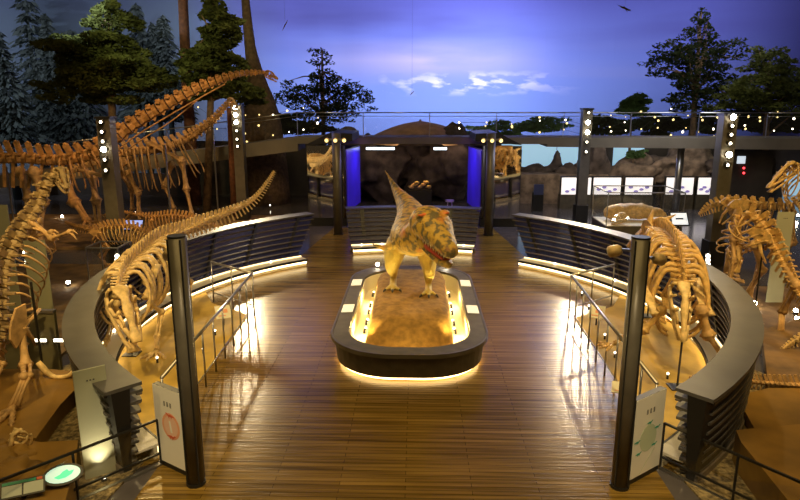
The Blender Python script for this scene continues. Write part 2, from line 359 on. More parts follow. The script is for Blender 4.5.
# ================================================================ slatted ring screens
def ruled(s, t, q, off=0.0):
    """point on the leaning screen: t along the arc (0 = back end), q height fraction, off outward"""
    a = R(129 + (229.5 - 129) * t); b = R(130.3 + (227.5 - 130.3) * t)
    rb, rt = LR + .42 + off, 8.9 + off
    x = (1 - q) * (LC[0] + rb * math.cos(a)) + q * (TC[0] + rt * math.cos(b)); y = (1 - q) * (LC[1] + rb * math.sin(a)) + q * (TC[1] + rt * math.sin(b))
    return (mir(s, x), y)
def back(t, q, off=0.0):
    a = R(90 + 16.5 * (1 - 2 * t)); r = 7.55 + .75 * q + off
    return (-r * math.cos(R(180) - a), 14.4 + r * math.sin(a))
def screen(fn, label, n, nposts):
    c = fn(.5, 0); t0 = thing('slatted_screen', label, 'railing screen', (c[0], c[1], 0), 'slatted screens around the ring')
    def fin(q, z, th, w0, w1, name, m):
        rows = []
        for i in range(n + 1):
            a = fn(i / n, q, w0); b = fn(i / n, q, w1)
            rows.append([(a[0], a[1], z), (b[0], b[1], z), (b[0], b[1], z + th), (a[0], a[1], z + th)])
        return MB().sweep(rows).build(name, m, t0)
    fin(1, 1.36, .05, 0, .5, 'top_board', 'board')
    def louver(q, z):
        rows = []
        for i in range(n + 1):
            a = fn(i / n, q, 0); b = fn(i / n, q, .075); c = fn(i / n, q, .10); d = fn(i / n, q, .03)
            rows.append([(*a, z), (*d, z - .012), (*c, z + .10), (*b, z + .112)])
        MB().sweep(rows).build('slat', 'slat', t0)
    rows = []
    for i in range(n + 1):
        t = min(i / n, .93) if n > 20 else i / n
        if n > 20: t = .93 * i / n
        rows.append([(*fn(t, .05, .085), .22), (*fn(t, .05, .095), .22), (*fn(t, .97, .095), 1.34), (*fn(t, .97, .085), 1.34)])
    MB().sweep(rows).build('gap_light_tint', 'tint', t0)  # added sheet, its colour gives the slat gaps their dark blue cast
    if n > 20:      # solid dark end block with projecting fins at the front end
        rows = []
        for i in range(7):
            t = .93 + .07 * i / 6; rows.append([(*fn(t, 0, .06), .0), (*fn(t, 0, .17), .0), (*fn(t, 1, .42), 1.36), (*fn(t, 1, .17), 1.36)])
        MB().sweep(rows).build('end_block', 'end_black', t0)
        for k in range(8):
            q = (k + .6) / 8.4; rows = []
            for i in range(11):
                t = .86 + .14 * i / 10; e = .05 if i == 10 else 0; a = fn(t, q, -.07 + e); b = fn(t, q, .07 + .12 * q); z = .02 + 1.36 * q
                rows.append([(*a, z), (*b, z), (*b, z + .04), (*a, z + .04)])
            MB().sweep(rows).build('end_fin', 'board', t0); rows = []
            for i in range(21):
                t = .5 + .49 * i / 20; a = fn(t, q, .10 + .26 * q); b = fn(t, q, .18 + .29 * q); rows.append([(*a, z), (*b, z), (*b, z + .035), (*a, z + .035)])
            MB().sweep(rows).build('outer_fin', 'board', t0)
    for k in range(8):
        q = .02 + .93 * k / 7; fin(q, .24 + .98 * k / 7, .024, 0, .07, 'slat', 'slat')
    for k in range(nposts):
        t = (k + .35) / nposts; rows = []
        for q, z in ((0, 0), (1, 1.37)):
            w = .16 / n * 4 / 4; p0, p1 = fn(t - w, q, .02), fn(t + w, q, .02); r1, r0 = fn(t + w, q, .22), fn(t - w, q, .22)
            rows.append([(*p0, z), (*p1, z), (*r1, z), (*r0, z)])
        MB().sweep(rows).build('post', 'black', t0)
    rows = []
    for i in range(n + 1):
        a = fn(i / n, 0, .10); b = fn(i / n, 0, .22); rows.append([(*a, .01), (*b, .01), (*b, .12), (*a, .12)])
    MB().sweep(rows).build('base_kerb', 'slat', t0)
    return t0
screen(lambda t, q, o=0: ruled(-1, t, q, o), 'dark slatted curved screen with a wide top board, left side of the ring', 48, 9)
screen(lambda t, q, o=0: ruled(1, t, q, o), 'dark slatted curved screen with a wide top board, right side of the ring', 48, 9)
screen(back, 'short dark slatted screen behind the model dinosaur, between the mirrored booths', 12, 3)
# ---------------------------------------------------------------- lit ledges
def ledge(fn, label, n):
    c = fn(.5, 0); t0 = thing('lit_ledge', label, 'ledge', (c[0], c[1], 0), 'glowing ledges along the ring')
    def sec(w0, w1, z0, z1, name, m):
        rows = []
        for i in range(n + 1):
            a = fn(i / n, w0); b = fn(i / n, w1); rows.append([(*a, z0), (*b, z0), (*b, z1), (*a, z1)])
        return MB().sweep(rows).build(name, m, t0)
    sec(0, .40, .20, .24, 'top', 'ledge'); sec(-.035, 0, .175, .245, 'edge_trim', 'black')
    sec(.03, .06, .10, .17, 'light_strip', 'strip_w'); sec(.06, .12, .01, .20, 'riser', 'cream'); sec(.385, .40, .245, .275, 'added_wash', 'strip_soft')  # wash strip is added to brighten the ledge top
    for k in range(6):
        p = fn((k + .5) / 6, .36); MB().tube([(*p, .24), (*p, .29)], .02, 8).build('lamp_head', 'bulb_dim', t0)
def lf(s): return lambda t, w: (mir(s, LC[0] + (LR + w) * math.cos(R(128.2 + 101 * t))), LC[1] + (LR + w) * math.sin(R(128.2 + 101 * t)))
ledge(lf(-1), 'low cream ledge glowing underneath along the left screen', 48)
ledge(lf(1), 'low cream ledge glowing underneath along the right screen', 48)
ledge(lambda t, w: ((7.1 + w) * math.sin(R(-16.5 + 33 * t)), 14.4 + (7.1 + w) * math.cos(R(-16.5 + 33 * t))), 'short cream ledge glowing underneath behind the model dinosaur', 12)
# ================================================================ railings
def railing(s, label):
    t0 = thing('railing', label, 'railing', (s * 3.86, 12, 0), 'metal railings')
    a, b, c = Vector((s * 3.66, 8.75, 1.09)), Vector((s * 3.82, 14.75, 1.09)), Vector((s * 5.15, 15.8, 1.09))
    MB().tube([a, b], .028, 8).tube([b, c], .028, 8).ball(b, .032).build('handrail', 'rail', t0, True)
    lo = Vector((0, 0, -.82)); MB().tube([a + lo, b + lo], .014, 6).tube([b + lo, c + lo], .014, 6).build('lower_rail', 'rail', t0, True)
    for k in range(10):
        p = a.lerp(b, k / 9); MB().tube([(p.x, p.y, .012), (p.x, p.y, 1.08)], .019, 6).build('post', 'steel', t0, True)
    for k in (.5, 1):
        p = b.lerp(c, k); MB().tube([(p.x, p.y, .012), (p.x, p.y, 1.08)], .019, 6).build('post', 'steel', t0, True)
railing(-1, 'thin metal railing left of the walkway, in front of the left skeleton')
railing(1, 'thin metal railing right of the walkway, in front of the right skeleton')
# ================================================================ poles
def spothead(p, d, parent, r=.09, m='black', lens='bulb_dim', l=.22):
    p = Vector(p); d = Vector(d).normalized()
    h = MB().tube([p, p + d * l * .3, p + d * l], [r * .6, r, r], 10).build('lamp_head', m, parent, True)
    MB().tube([p + d * (l + .001), p + d * (l + .012)], r * .8, 10).build('lens', lens, h)
def bigpole(x, y, h, r, label, heads):
    t0 = thing('steel_pole', label, 'pole', (x, y, 0), 'round steel poles')
    MB().tube([(x, y, .012), (x, y, .05)], r * 1.15, 24).build('base_collar', 'black', t0)
    MB().tube([(x, y, .05), (x, y, h)], r, 28).build('shaft', 'pole', t0, True)
    for a in (0, 90, 180, 270):
        q = Vector((math.cos(R(a + 40)), math.sin(R(a + 40)), 0)) * (r + .004); MB().bar((x + q.x, y + q.y, .06), (x + q.x, y + q.y, h - .02), .02, .02).build('track', 'black', t0)
    MB().tube([(x, y, h), (x, y, h + .02)], r * 1.02, 24).build('cap', 'black', t0)
    for dx, dy, z, dd in heads:
        hh = MB().bar((x + dx * .5, y + dy * .5, z), (x + dx * 1.3, y + dy * 1.3, z), .03).build('bracket', 'steel', t0)
        spothead((x + dx * 1.2, y + dy * 1.2, z), dd, t0, .075, 'bone_pale', 'cream', .16)
bigpole(-2.865, 7.72, 3.46, .113, 'thick dark steel pole beside the white panel with the red emblem', [(-.12, .12, 3.25, (-.4, .5, -.5))])
bigpole(2.91, 7.8, 3.46, .113, 'thick dark steel pole beside the white panel with the green emblem', [(-.17, .05, 3.3, (-.6, .3, -.2)), (.17, .05, 3.2, (.7, .4, -.3))])
for s in (-1, 1):
    t0 = thing('steel_pole', 'thick dark steel pole with twin lamps before the %s mirrored booth' % ('left' if s < 0 else 'right'), 'pole', (s * 2.95, 24.6, 0), 'round steel poles')
    x = s * 2.95
    MB().tube([(x, 24.6, 0.0), (x, 24.6, .06)], .2, 20).build('base_collar', 'black', t0)
    MB().tube([(x, 24.6, .06), (x, 24.6, 3.95)], .17, 24).build('shaft', 'pole', t0, True)
    MB().box((x, 24.45, 3.72), (.7, .06, .06)).build('bracket', 'steel', t0)
    for d in (-.3, 0, .3): spothead((x + d, 24.42, 3.72), (d, -1, -.3), t0, .085, 'bone_pale', 'bulb_y', .12)
# ================================================================ tall dark lamp columns
def lampcol(x, y, h, w, label, zs, big):
    t0 = thing('lamp_column', label, 'column', (x, y, 0), 'dark square columns with rows of spotlights')
    MB().box((x, y, h / 2), (w, w, h)).build('shaft', 'pole', t0)
    MB().box((x, y, h + .03), (w + .08, w + .08, .06)).build('cap', 'black', t0)
    MB().box((x, y, .4), (w + .12, w + .12, .8)).build('plinth', 'black', t0)
    for k, z in enumerate(zs):
        h_ = MB().tube([(x, y - w / 2, z), (x, y - w / 2 - .12, z - .02)], .085, 10).build('lamp_head', 'black', t0, True)
        MB().ball((x, y - w / 2 - .13, z - .02), .09 if k in big else .045, (1, .5, 1)).build('bulb', 'bulb' if k in big else 'bulb_dim', h_, True)
lampcol(-9.65, 20.2, 4.6, .42, 'dark lamp column in front of the long-necked skeletons, one bright bulb', [4.52, 4.22, 3.93, 3.68, 3.36, 3.03], (3,))
lampcol(9.65, 20.2, 4.7, .42, 'dark lamp column behind the right screen, with glaring bulbs', [4.68, 4.42, 4.16, 3.9, 3.56, 3.24], (0, 4))
lampcol(-7.45, 27.4, 4.95, .42, 'slim dark lamp column left of the mirrored booths', [4.9, 4.6, 4.3, 3.95, 3.6, 3.3], (0, 1, 2))
lampcol(7.2, 27.4, 4.8, .40, 'dark lamp column in front of the backlit panels', [4.7, 4.3, 3.9, 3.5, 3.1], (1, 2))
# ================================================================ mirrored booths
for s in (-1, 1):
    x0, x1, y0, y1 = s * 2.8, s * 4.42, 26.4, 29.2
    sd = 'left' if s < 0 else 'right'
    t0 = thing('mirrored_booth', 'mirrored booth with a violet glowing side, %s of the centre' % sd, 'booth', (s * 3.6, 28, 0), 'mirrored booths')
    MB().prism([(x0, y0), (x1, y0), (x1, y1), (s * 2.48, y1)][::s], .01, 3.2).build('body', 'black', t0)
    MB().box((s * 3.7, y0 - .02, 1.86), (1.40, .03, 3.0)).build('mirror', 'mirror', t0)
    MB().box((x0 + s * .07, y0 - .02, 1.86), (.10, .03, 3.0)).build('mirror', 'mirror', t0)
    MB().plate([(x0, y0 + .1, .6), (s * 2.49, y1 - .05, .6), (s * 2.49, y1 - .05, 3.15), (x0, y0 + .1, 3.15)], .04, (-s, 0, 0)).build('violet_panel', 'purple', t0)
    vs = [(x1, y0 - .1, 3.4), (x0 - s * .3, y0 - .1, 3.55), (x0 - s * .3, y0 - .1, 3.85), (x0 + s * .6, y0 - .1, 3.9)]
    MB().plate(vs, y1 - y0 + .2, (0, 1, 0)).build('roof', 'black', t0)
# ================================================================ central island
def stadium(hw, y0, y1, r, n=8):
    """rounded-end plan of the island: half width hw, ends at y0, y1"""
    out = []
    for cx, cy, a0 in ((hw - r, y1 - r, 0), (-hw + r, y1 - r, 90), (-hw + r, y0 + r, 180), (hw - r, y0 + r, 270)):
        for i in range(n + 1):
            a = R(a0 + 90 * i / n); out.append((cx + r * math.cos(a), cy + r * math.sin(a)))
    return out
def ring(a, b, z0, z1, a2=None, b2=None):
    a2 = a2 or a; b2 = b2 or b
    return [[(p[0], p[1], z0), (q[0], q[1], z0), (s_[0], s_[1], z1), (r_[0], r_[1], z1)] for p, q, r_, s_ in zip(a, b, a2, b2)]
isl = thing('display_island', 'low dark rounded display island with a glowing foot in the middle of the hall', 'display island', (0, 14.3, .012))
IY0, IY1, IW = 10.92, 17.4, 1.56
o_ = stadium(IW, IY0, IY1, 1.25, 10); i_ = stadium(IW - .33, IY0 + .38, IY1 - .38, .98, 10)
MB().sweep(ring(i_, o_, .54, .60), True).build('top_rim', 'rim', isl)
MB().sweep(ring(stadium(IW - .02, IY0 + .02, IY1 - .02, 1.23, 10), stadium(IW + .02, IY0 - .02, IY1 + .02, 1.27, 10), .53, .61), True).build('edge_trim', 'pole', isl)
MB().sweep(ring(stadium(IW - .22, IY0 + .22, IY1 - .22, 1.09, 10), stadium(IW - .10, IY0 + .10, IY1 - .10, 1.17, 10), .10, .54, stadium(IW - .14, IY0 + .14, IY1 - .14, 1.15, 10), stadium(IW - .05, IY0 + .05, IY1 - .05, 1.22, 10)), True).build('skirt', 'rim', isl)
MB().sweep(ring(stadium(IW - .36, IY0 + .36, IY1 - .36, 1.02, 10), stadium(IW - .15, IY0 + .15, IY1 - .15, 1.14, 10), .045, .10), True).build('light_strip', 'strip', isl)
MB().sweep(ring(stadium(IW - .40, IY0 + .40, IY1 - .40, 1.0, 10), stadium(IW - .22, IY0 + .22, IY1 - .22, 1.12, 10), .012, .045), True).build('foot', 'rim', isl)
MB().sweep(ring(stadium(IW - .36, IY0 + .41, IY1 - .41, .96, 10), i_, .10, .54), True).build('inner_wall', 'cream', isl)
MB().prism(stadium(IW - .35, IY0 + .40, IY1 - .40, .96, 10), .08, .16).build('inner_floor', 'cream', isl)
for s in (-1, 1):
    for yy in (13.55, 15.65):
        MB().plate([(s * (IW - .30), yy - .26, .615), (s * (IW - .05), yy - .26, .605), (s * (IW - .05), yy + .26, .605), (s * (IW - .30), yy + .26, .615)], .015, (0, 0, 1)).build('caption_plate', 'label', isl)
for s in (-1, 1):
    for yy in (13.2, 13.75, 14.5, 15.0, 15.9):
        x = s * 1.0
        t = thing('floor_spotlight', 'tiny spotlight inside the display island, in its %s trough' % ('left' if s < 0 else 'right'), 'spotlight', (x, yy, .16), 'spotlights in the %s trough of the island' % ('left' if s < 0 else 'right'))
        MB().tube([(x, yy, .16), (x, yy, .22), (x - s * .03, yy, .28)], [.03, .02, .035], 8).build('lamp_body', 'black', t)
        MB().ball((x - s * .033, yy, .285), .024).build('bulb', 'bulb_dim', t)
for s in (-1, 1):
    p = (s * .95, 17.2); t = thing('floor_spotlight', 'small bright spotlight on the back rim of the island, %s of the tail' % ('left' if s < 0 else 'right'), 'spotlight', (p[0], p[1], .60))
    MB().tube([(p[0], p[1], .60), (p[0], p[1], .68)], .03, 8).build('lamp_body', 'black', t); MB().ball((p[0], p[1], .70), .05).build('bulb', 'bulb', t)
# mound
mnd = MB(); rows = []
for z, g in ((.16, 0), (.35, .05), (.6, .12), (.74, .24), (.80, .42)):
    pl = stadium(.93 - g * .6, 11.95 + g * 1.7, 16.7 - g, .55, 7)
    rows.append([(x + .05 * noise.noise(Vector((x * 2, y * 2, z * 4))), y + .05 * noise.noise(Vector((x * 3, y * 2, z * 4 + 5))), z + (.0 if z < .3 else .06 * noise.noise(Vector((x * 1.5, y * 1.5, 9))))) for x, y in pl])
mnd.sweep(rows); mo = mnd.build('earth_mound', 'mound', None, True)
tag(mo, 'brown flat-topped earth mound under the model dinosaur', 'mound')
# ================================================================ model tyrannosaur
def trex():
    B = MB()
    def loft(ctrl, n=16, k=6, up=(0, 0, 1)):       # ctrl: (x,y,z,rside,rup)
        c = cr(ctrl, k); B.tube([q[:3] for q in c], [(abs(q[3]), abs(q[4])) for q in c], n, up=up)
    # tail - hips - chest - neck - head  (tail away, head to the front right)
    loft([(-.80, 18.6, 3.17, .015, .015), (-.62, 18.0, 2.98, .05, .05), (-.40, 17.3, 2.72, .13, .14), (-.16, 16.6, 2.50, .25, .26), (0.0, 15.9, 2.28, .38, .42), (.02, 15.2, 2.16, .44, .46),
          (.0, 14.6, 2.08, .48, .46), (.02, 14.1, 2.12, .43, .40), (.12, 13.75, 2.16, .38, .38), (.24, 13.5, 2.38, .33, .34), (.30, 13.3, 2.48, .30, .30)], 18)
    # skull with upper jaw
    def hp_(x, y, z, a=0, b=0):     # head scaled about the neck joint and raised
        return (.28 + (x - .30) * 1.22, 13.55 + (y - 13.55) * 1.15, 2.60 + (z - 2.38) * 1.16, a * 1.25, b * 1.25)
    loft([hp_(*q) for q in ((.28, 13.55, 2.38, .20, .20), (.36, 13.35, 2.42, .33, .27), (.47, 13.05, 2.36, .33, .26), (.58, 12.75, 2.24, .235, .20), (.67, 12.5, 2.14, .18, .15), (.74, 12.32, 2.07, .12, .11), (.76, 12.26, 2.06, .05, .05))], 16)
    # lower jaw
    loft([hp_(*q) for q in ((.33, 13.4, 2.18, .22, .13), (.44, 13.1, 2.04, .23, .10), (.56, 12.82, 1.90, .18, .07), (.66, 12.58, 1.82, .14, .055), (.71, 12.45, 1.81, .07, .04))], 12)
    # brow knobs, nostril bump
    for dx, dy in ((-.20, -.07), (.20, .07)):
        B.ball(hp_(.45 + dx, 13.10 + dy, 2.60)[:3], .105, (1.1, 1.5, .7))
    # legs
    for s, fy in ((-1, 14.5), (1, 14.1)):
        hx = s * .36
        loft([(s * .20, 14.9, 2.12, .22, .32), (hx, 14.75, 1.72, .26, .36), (s * .42, 14.45, 1.42, .19, .24), (s * .43, fy + .08, 1.22, .13, .15)], 12, 5, (0, 1, 0))
        loft([(s * .43, fy + .05, 1.32, .14, .16), (s * .43, fy + .22, 1.18, .13, .15), (s * .42, fy + .36, 1.02, .09, .10), (s * .42, fy + .30, .90, .085, .09), (s * .42, fy + .10, .84, .09, .07), (s * .42, fy - .02, .83, .10, .05)], 12, 5, (0, 1, 0.01))
        for a in (-28, 0, 28):
            d = Vector((math.sin(R(a)), -math.cos(R(a)), 0)); p = Vector((s * .42, fy + .06, .86))
            loft([(*(p), .055, .055), (*(p + d * .14 + Vector((0, 0, .0))), .05, .05), (*(p + d * .26 - Vector((0, 0, .015))), .045, .042), (*(p + d * .36 - Vector((0, 0, .02))), .03, .03)], 8, 3)
    # small arms
    for s in (-1, 1):
        sx = .05 + s * .40
        if s < 0:
            loft([(-.28, 14.05, 2.0, .12, .13), (-.46, 13.95, 1.93, .085, .09), (-.60, 13.88, 1.92, .06, .06), (-.72, 13.82, 1.98, .045, .045), (-.78, 13.80, 2.0, .04, .04)], 10, 4, (0, 1, 0))
            for a in (-1, 1): loft([(-.77, 13.8, 2.0, .024, .024), (-.84, 13.78, 2.0 + a * .04, .018, .018), (-.89, 13.76, 1.97 + a * .05, .005, .005)], 6, 2)
            continue
        loft([(sx - s * .08, 14.05, 1.96, .12, .13), (sx + s * .05, 13.95, 1.78, .085, .09), (sx + s * .03, 13.90, 1.62, .06, .06), (sx + s * .0, 13.70, 1.54, .045, .045), (sx - s * .02, 13.60, 1.48, .04, .04)], 10, 4, (0, 1, 0))
        for a in (-1, 1):
            loft([(sx - s * .02, 13.62, 1.46, .022, .022), (sx - s * .02 + a * .04, 13.53, 1.43, .018, .018), (sx - s * .02 + a * .05, 13.48, 1.37, .006, .006)], 6, 2)
    o = B.build('model_dinosaur', 'hide', None, True, at=(0, 14.6, .78))
    remesh(o, .028, 2, .035, .12)
    tag(o, 'life-like yellow brown spotted meat-eating dinosaur model with open red mouth on the central mound', 'dinosaur model')
    OFF[o] = Vector((0, 14.6, .78))
    t = MB()
    fwd = Vector((.38, -1.0, -.32)).normalized(); side = Vector((1, .38, 0)).normalized()
    for s in (-1, 1):
        for k in range(9):
            q = k / 8; base = Vector(hp_(.50, 12.98, 2.17)[:3]).lerp(Vector(hp_(.72, 12.42, 2.02)[:3]), q) + side * (s * (.27 - .14 * q))
            t.tube([base, base - Vector((0, 0, .08))], [.02, .002], 6)
    t.build('teeth', 'tooth', o)
    m_ = MB().tube(cr([hp_(.36, 13.3, 2.16), hp_(.50, 12.96, 2.035), hp_(.60, 12.74, 1.955), hp_(.68, 12.56, 1.885)], 4), [(a_ * 1.25, b_ * 1.25) for a_, b_ in [(.17, .05), (.17, .05), (.18, .05), (.19, .05), (.2, .05), (.2, .05), (.18, .045), (.17, .04), (.155, .04), (.14, .035), (.125, .03), (.1, .02), (.08, .01)]], 10, up=(0, 0, 1)).build('mouth_lining', 'mouth', o, True)
    for s in (-1, 1):
        MB().ball(Vector(hp_(.50, 12.98, 2.46)[:3]) + side * (s * .31), .05).build('eye', 'eye', o, True)
        MB().ball(Vector(hp_(.46, 13.08, 2.60)[:3]) + side * (s * .25), .10, (1.0, 1.4, .5), jit=.3).build('brow_horn', 'hide_red', o, True)
    for s, fy in ((-1, 14.5), (1, 14.1)):
        for a in (-28, 0, 28):
            d = Vector((math.sin(R(a)), -math.cos(R(a)), 0)); p = Vector((s * .42, fy + .06, .85)) + d * .36
            MB().tube([p, p + d * .06 + Vector((0, 0, -.01)), p + d * .10 + Vector((0, 0, -.05))], [.03, .02, .002], 6).build('claw', 'rim', o)
trex()
# ================================================================ skeleton kit
def perp(t, up=Vector((0, 0, 1))):
    s = t.cross(up)
    if s.length < .05: s = Vector((1, 0, 0))
    s.normalize(); return s, s.cross(t).normalized()
def vertebra(p, t, s, sp, tr, ch, parent, m, step, lean=0.0):
    """centrum with neural spine (sp), side processes (tr) and chevron (ch), size s"""
    side, up = perp(t); b = MB()
    h = step * .44
    b.tube([p - t * h, p - t * h * .55, p, p + t * h * .55, p + t * h], [s, s * .95, s * .8, s * .95, s], 8)
    b.bar(p + up * s * .5 - t * h * .1, p + up * (s + sp) - t * (h * .3 + (lean + .3) * sp), s * .35, h * 1.35)
    if sp > .02: b.ball(p + up * (s + sp) - t * (h * .3 + (lean + .3) * sp), s * .36, (1, 1, .7), 6, 4)
    for k in (-1, 1):
        b.bar(p + up * s * .6, p + up * s * .8 + side * k * (s + tr) - t * h * .3, h * .8, s * .3)
    if ch: b.bar(p - up * s * .6, p - up * (s + ch) - t * (h * .9), s * .3, h * .7)
    b.build('vertebra', m, parent)
def spine(ctrl, parent, m, density=.8):
    """ctrl rows: x,y,z,size,spine,trans,chevron ; returns samples (p, tangent, size)"""
    c = cr(ctrl, 14); P = [Vector(q[:3]) for q in c]; L = [0]
    for i in range(1, len(P)): L.append(L[-1] + (P[i] - P[i - 1]).length)
    out = []; d = 0; i = 0
    while d < L[-1]:
        while i < len(L) - 2 and L[i + 1] < d: i += 1
        f = (d - L[i]) / max(1e-6, L[i + 1] - L[i]); q = [a + (b - a) * f for a, b in zip(c[i], c[i + 1])]
        t = (P[min(i + 2, len(P) - 1)] - P[max(i - 1, 0)]).normalized(); s = abs(q[3]); step = max(.045, s * 2.3 * density)
        vertebra(Vector(q[:3]), t, s, max(0, q[4]), max(0, q[5]), max(0, q[6]) if q[6] > .02 else 0, parent, m, step)
        out.append((Vector(q[:3]), t, s)); d += step
    return out
def rib(p, t, w, h, r, parent, m, name='rib', sweep=.15, close=.35):
    side0, up = perp(t)
    for k in (-1, 1):
        side = side0 * k
        pts = [p + side * w * .1 + up * .02 * h, p + side * w * .62 + up * .04 * h - t * .0, p + side * w * .97 - up * .28 * h - t * h * sweep * .3, p + side * w - up * .58 * h - t * h * sweep * .7,
               p + side * w * (close + .35) - up * .88 * h - t * h * sweep, p + side * w * close - up * h - t * h * sweep * 1.05]
        c = cr(pts, 3); n = len(c)
        MB().tube(c, [r * (1.15 - .6 * i / n) for i in range(n)], 6).build(name, m, parent, True)
def bone(a, b, r, parent, m, name, bend=None):
    a, b = Vector(a), Vector(b); mid = (a + b) / 2 + (Vector(bend) if bend else Vector((0, 0, 0)))
    c = cr([a, mid, b], 5); n = len(c) - 1
    rr = []
    for i in range(n + 1):
        q = i / n; rr.append(r * (.72 + .85 * abs(2 * q - 1) ** 3))
    o = MB().tube(c, rr, 9).ball(a, r * 1.35, n=8, m=5).ball(b, r * 1.3, n=8, m=5).build(name, m, parent, True); return o
def foot(p, d, l, parent, m, n=3, spread=28, name='foot'):
    p = Vector(p); d = Vector(d); d.z = 0; d.normalize(); b = MB()
    for k in range(n):
        a = R((k - (n - 1) / 2) * spread); e = Vector((d.x * math.cos(a) - d.y * math.sin(a), d.x * math.sin(a) + d.y * math.cos(a), 0)); r = l * .085
        q = p + Vector((0, 0, l * .16))
        for j in range(3):
            q2 = q + e * l * .3 - Vector((0, 0, l * .045)); b.tube([q, q.lerp(q2, .5), q2], [r * 1.25, r * .8, r * 1.2], 7); q = q2
        b.tube([q, q + e * l * .16 - Vector((0, 0, l * .05))], [r, .003], 6)
    return b.build(name, m, parent, True)
def limb(pts, r, parent, m, names, fd, fl, toes=3):
    """pts hip/shoulder, knee/elbow, ankle/wrist, toe base"""
    bone(pts[0], pts[1], r, parent, m, names[0]); a, b = Vector(pts[1]), Vector(pts[2])
    o, _ = perp((b - a).normalized()); bone(a + o * r * .5, b + o * r * .4, r * .62, parent, m, names[1])
    bone(a - o * r * .7, b - o * r * .6, r * .42, parent, m, names[1])
    f = foot(pts[3], fd, fl, parent, m, toes)
    a, b = b, Vector(pts[3]) + Vector((0, 0, fl * .16)); mb = MB()
    for k in (-1, 0, 1): mb.tube([a + o * k * r * .5, (a + b) / 2 + o * k * r * .5, b + o * k * r * .7], [r * .4, r * .28, r * .38], 6)
    mb.build(names[2], m, parent, True)
HIND = ('thigh_bone', 'shin_bone', 'ankle_bones'); FORE = ('upper_arm_bone', 'forearm_bone', 'wrist_bones')
def skull(p, fwd, up, L, W, H, parent, m, jaw=.22, bill=False, crest=None, teeth=True):
    """open skull of roof, bars and jaws; p at the back joint"""
    f = Vector(fwd).normalized(); s = f.cross(Vector(up)).normalized(); u = s.cross(f).normalized(); p = Vector(p)
    def q(a, b, c): return p + f * a * L + s * b * W + u * c * H
    sk = MB()
    c = cr([(*q(-.03, 0, .28), W * .34, H * .12), (*q(.10, 0, .36), W * .30, H * .10), (*q(.26, 0, .38), W * .17, H * .10), (*q(.45, 0, .28), W * .22, H * .12), (*q(.70, 0, .08), W * .13, H * .12), (*q(.90, 0, -.03), W * (.16 if not bill else .24), H * .12), (*q(1.0, 0, -.08), W * (.09 if not bill else .18), H * .05)], 4)
    sk.tube([k[:3] for k in c], [(k[3], k[4]) for k in c], 12, up=u)
    r = H * .062
    for k in (-1, 1):
        sk.tube([q(.96, .10 * k, -.10), q(.7, .27 * k, -.12), q(.42, .42 * k, -.16), q(.2, .5 * k, -.2), q(.02, .47 * k, -.15)], [r * 1.6, r * 1.7, r * 1.3, r * 1.4, r], 7)
        sk.tube([q(.22, .44 * k, .34), q(.20, .5 * k, .05), q(.2, .5 * k, -.2)], r, 7)
        sk.tube([q(.45, .34 * k, .26), q(.45, .41 * k, .0), q(.42, .42 * k, -.16)], r * 1.3, 7)
        sk.tube([q(0, .40 * k, .32), q(-.03, .46 * k, .05), q(.02, .47 * k, -.15), q(.0, .42 * k, -.36)], [r * 1.4, r, r, r * 1.2], 7)
        sk.tube([q(.45, .36 * k, .12), q(.62, .3 * k, .10), q(.7, .27 * k, -.10)], [r, r * .8, r], 7)
    sk.ball(q(-.02, 0, .12), H * .16, n=8, m=6)
    if crest: sk.tube([q(.2, 0, .4), q(-.1, 0, .7), q(-.4, 0, .95)], [H * .12, H * .1, H * .05], 8)
    so = sk.build('skull', m, parent, True)
    jb = MB(); jr = H * .07
    for k in (-1, 1):
        jb.tube(cr([q(-.04, .42 * k, -.30), q(.12, .45 * k, -.36 - jaw * .3), q(.45, .34 * k, -.38 - jaw * .6), q(.75, .2 * k, -.34 - jaw * .9), q(.93, .07 * k, -.30 - jaw)], 3), jr * 1.2, 7)
        jb.tube([q(.12, .45 * k, -.36 - jaw * .3), q(.14, .42 * k, -.12)], [jr, jr * .6], 6)
    if bill: jb.tube([q(.8, 0, -.36 - jaw * .9), q(.97, 0, -.30 - jaw)], [(W * .16, H * .06), (W * .3, H * .05)], 10, up=u)
    jb.build('lower_jaw', m, parent, True)
    if teeth and not bill:
        tb = MB()
        for k in (-1, 1):
            for i in range(9):
                a = .5 + .44 * i / 8; w = .36 - .27 * (i / 8); b0 = q(a, w * k, -.18); tb.tube([b0, b0 - u * H * .14], [H * .028, .002], 5)
        tb.build('teeth', 'tooth', so)
def girdle(p, t, l, h, w, parent, m, name='pelvis'):
    side, up = perp(t); b = MB()
    for k in (-1, 1):
        c = p + side * k * w
        b.plate([c - t * l * .6 + up * h * .25, c - t * l * .35 + up * h * .55, c + up * h * .62, c + t * l * .5 + up * h * .5, c + t * l * .65 + up * h * .1, c + t * l * .15 - up * h * .05, c - t * l * .15 - up * h * .1], w * .22, side)
        b.tube([c, c - t * l * .35 - up * h * .5, p + side * k * w * .35 - t * l * .6 - up * h * .95], [h * .12, h * .07, h * .05], 7)
        b.tube([c, c + t * l * .3 - up * h * .45, p + side * k * w * .3 + t * l * .45 - up * h * .95], [h * .12, h * .07, h * .08], 7)
    return b.build(name, m, parent)
def shoulder(p, q, r, w, parent, m):
    """flat shoulder blade from p to q"""
    p, q = Vector(p), Vector(q); d = (q - p); s, u = perp(d.normalized())
    c = [p, p + d * .3, p + d * .6, q]
    MB().tube(c, [(r * .9, w), (r * .4, w * .6), (r * .4, w * .75), (r * .7, w * 1.1)], 8, up=s).build('shoulder_blade', m, parent, True)
def stand(x, y, z0, z1, parent, name='support_rod', r=.02):
    MB().tube([(x, y, z0), (x, y, z1)], r, 6).box((x, y, z0 + .01), (.3, .3, .02)).build(name, 'black', parent)
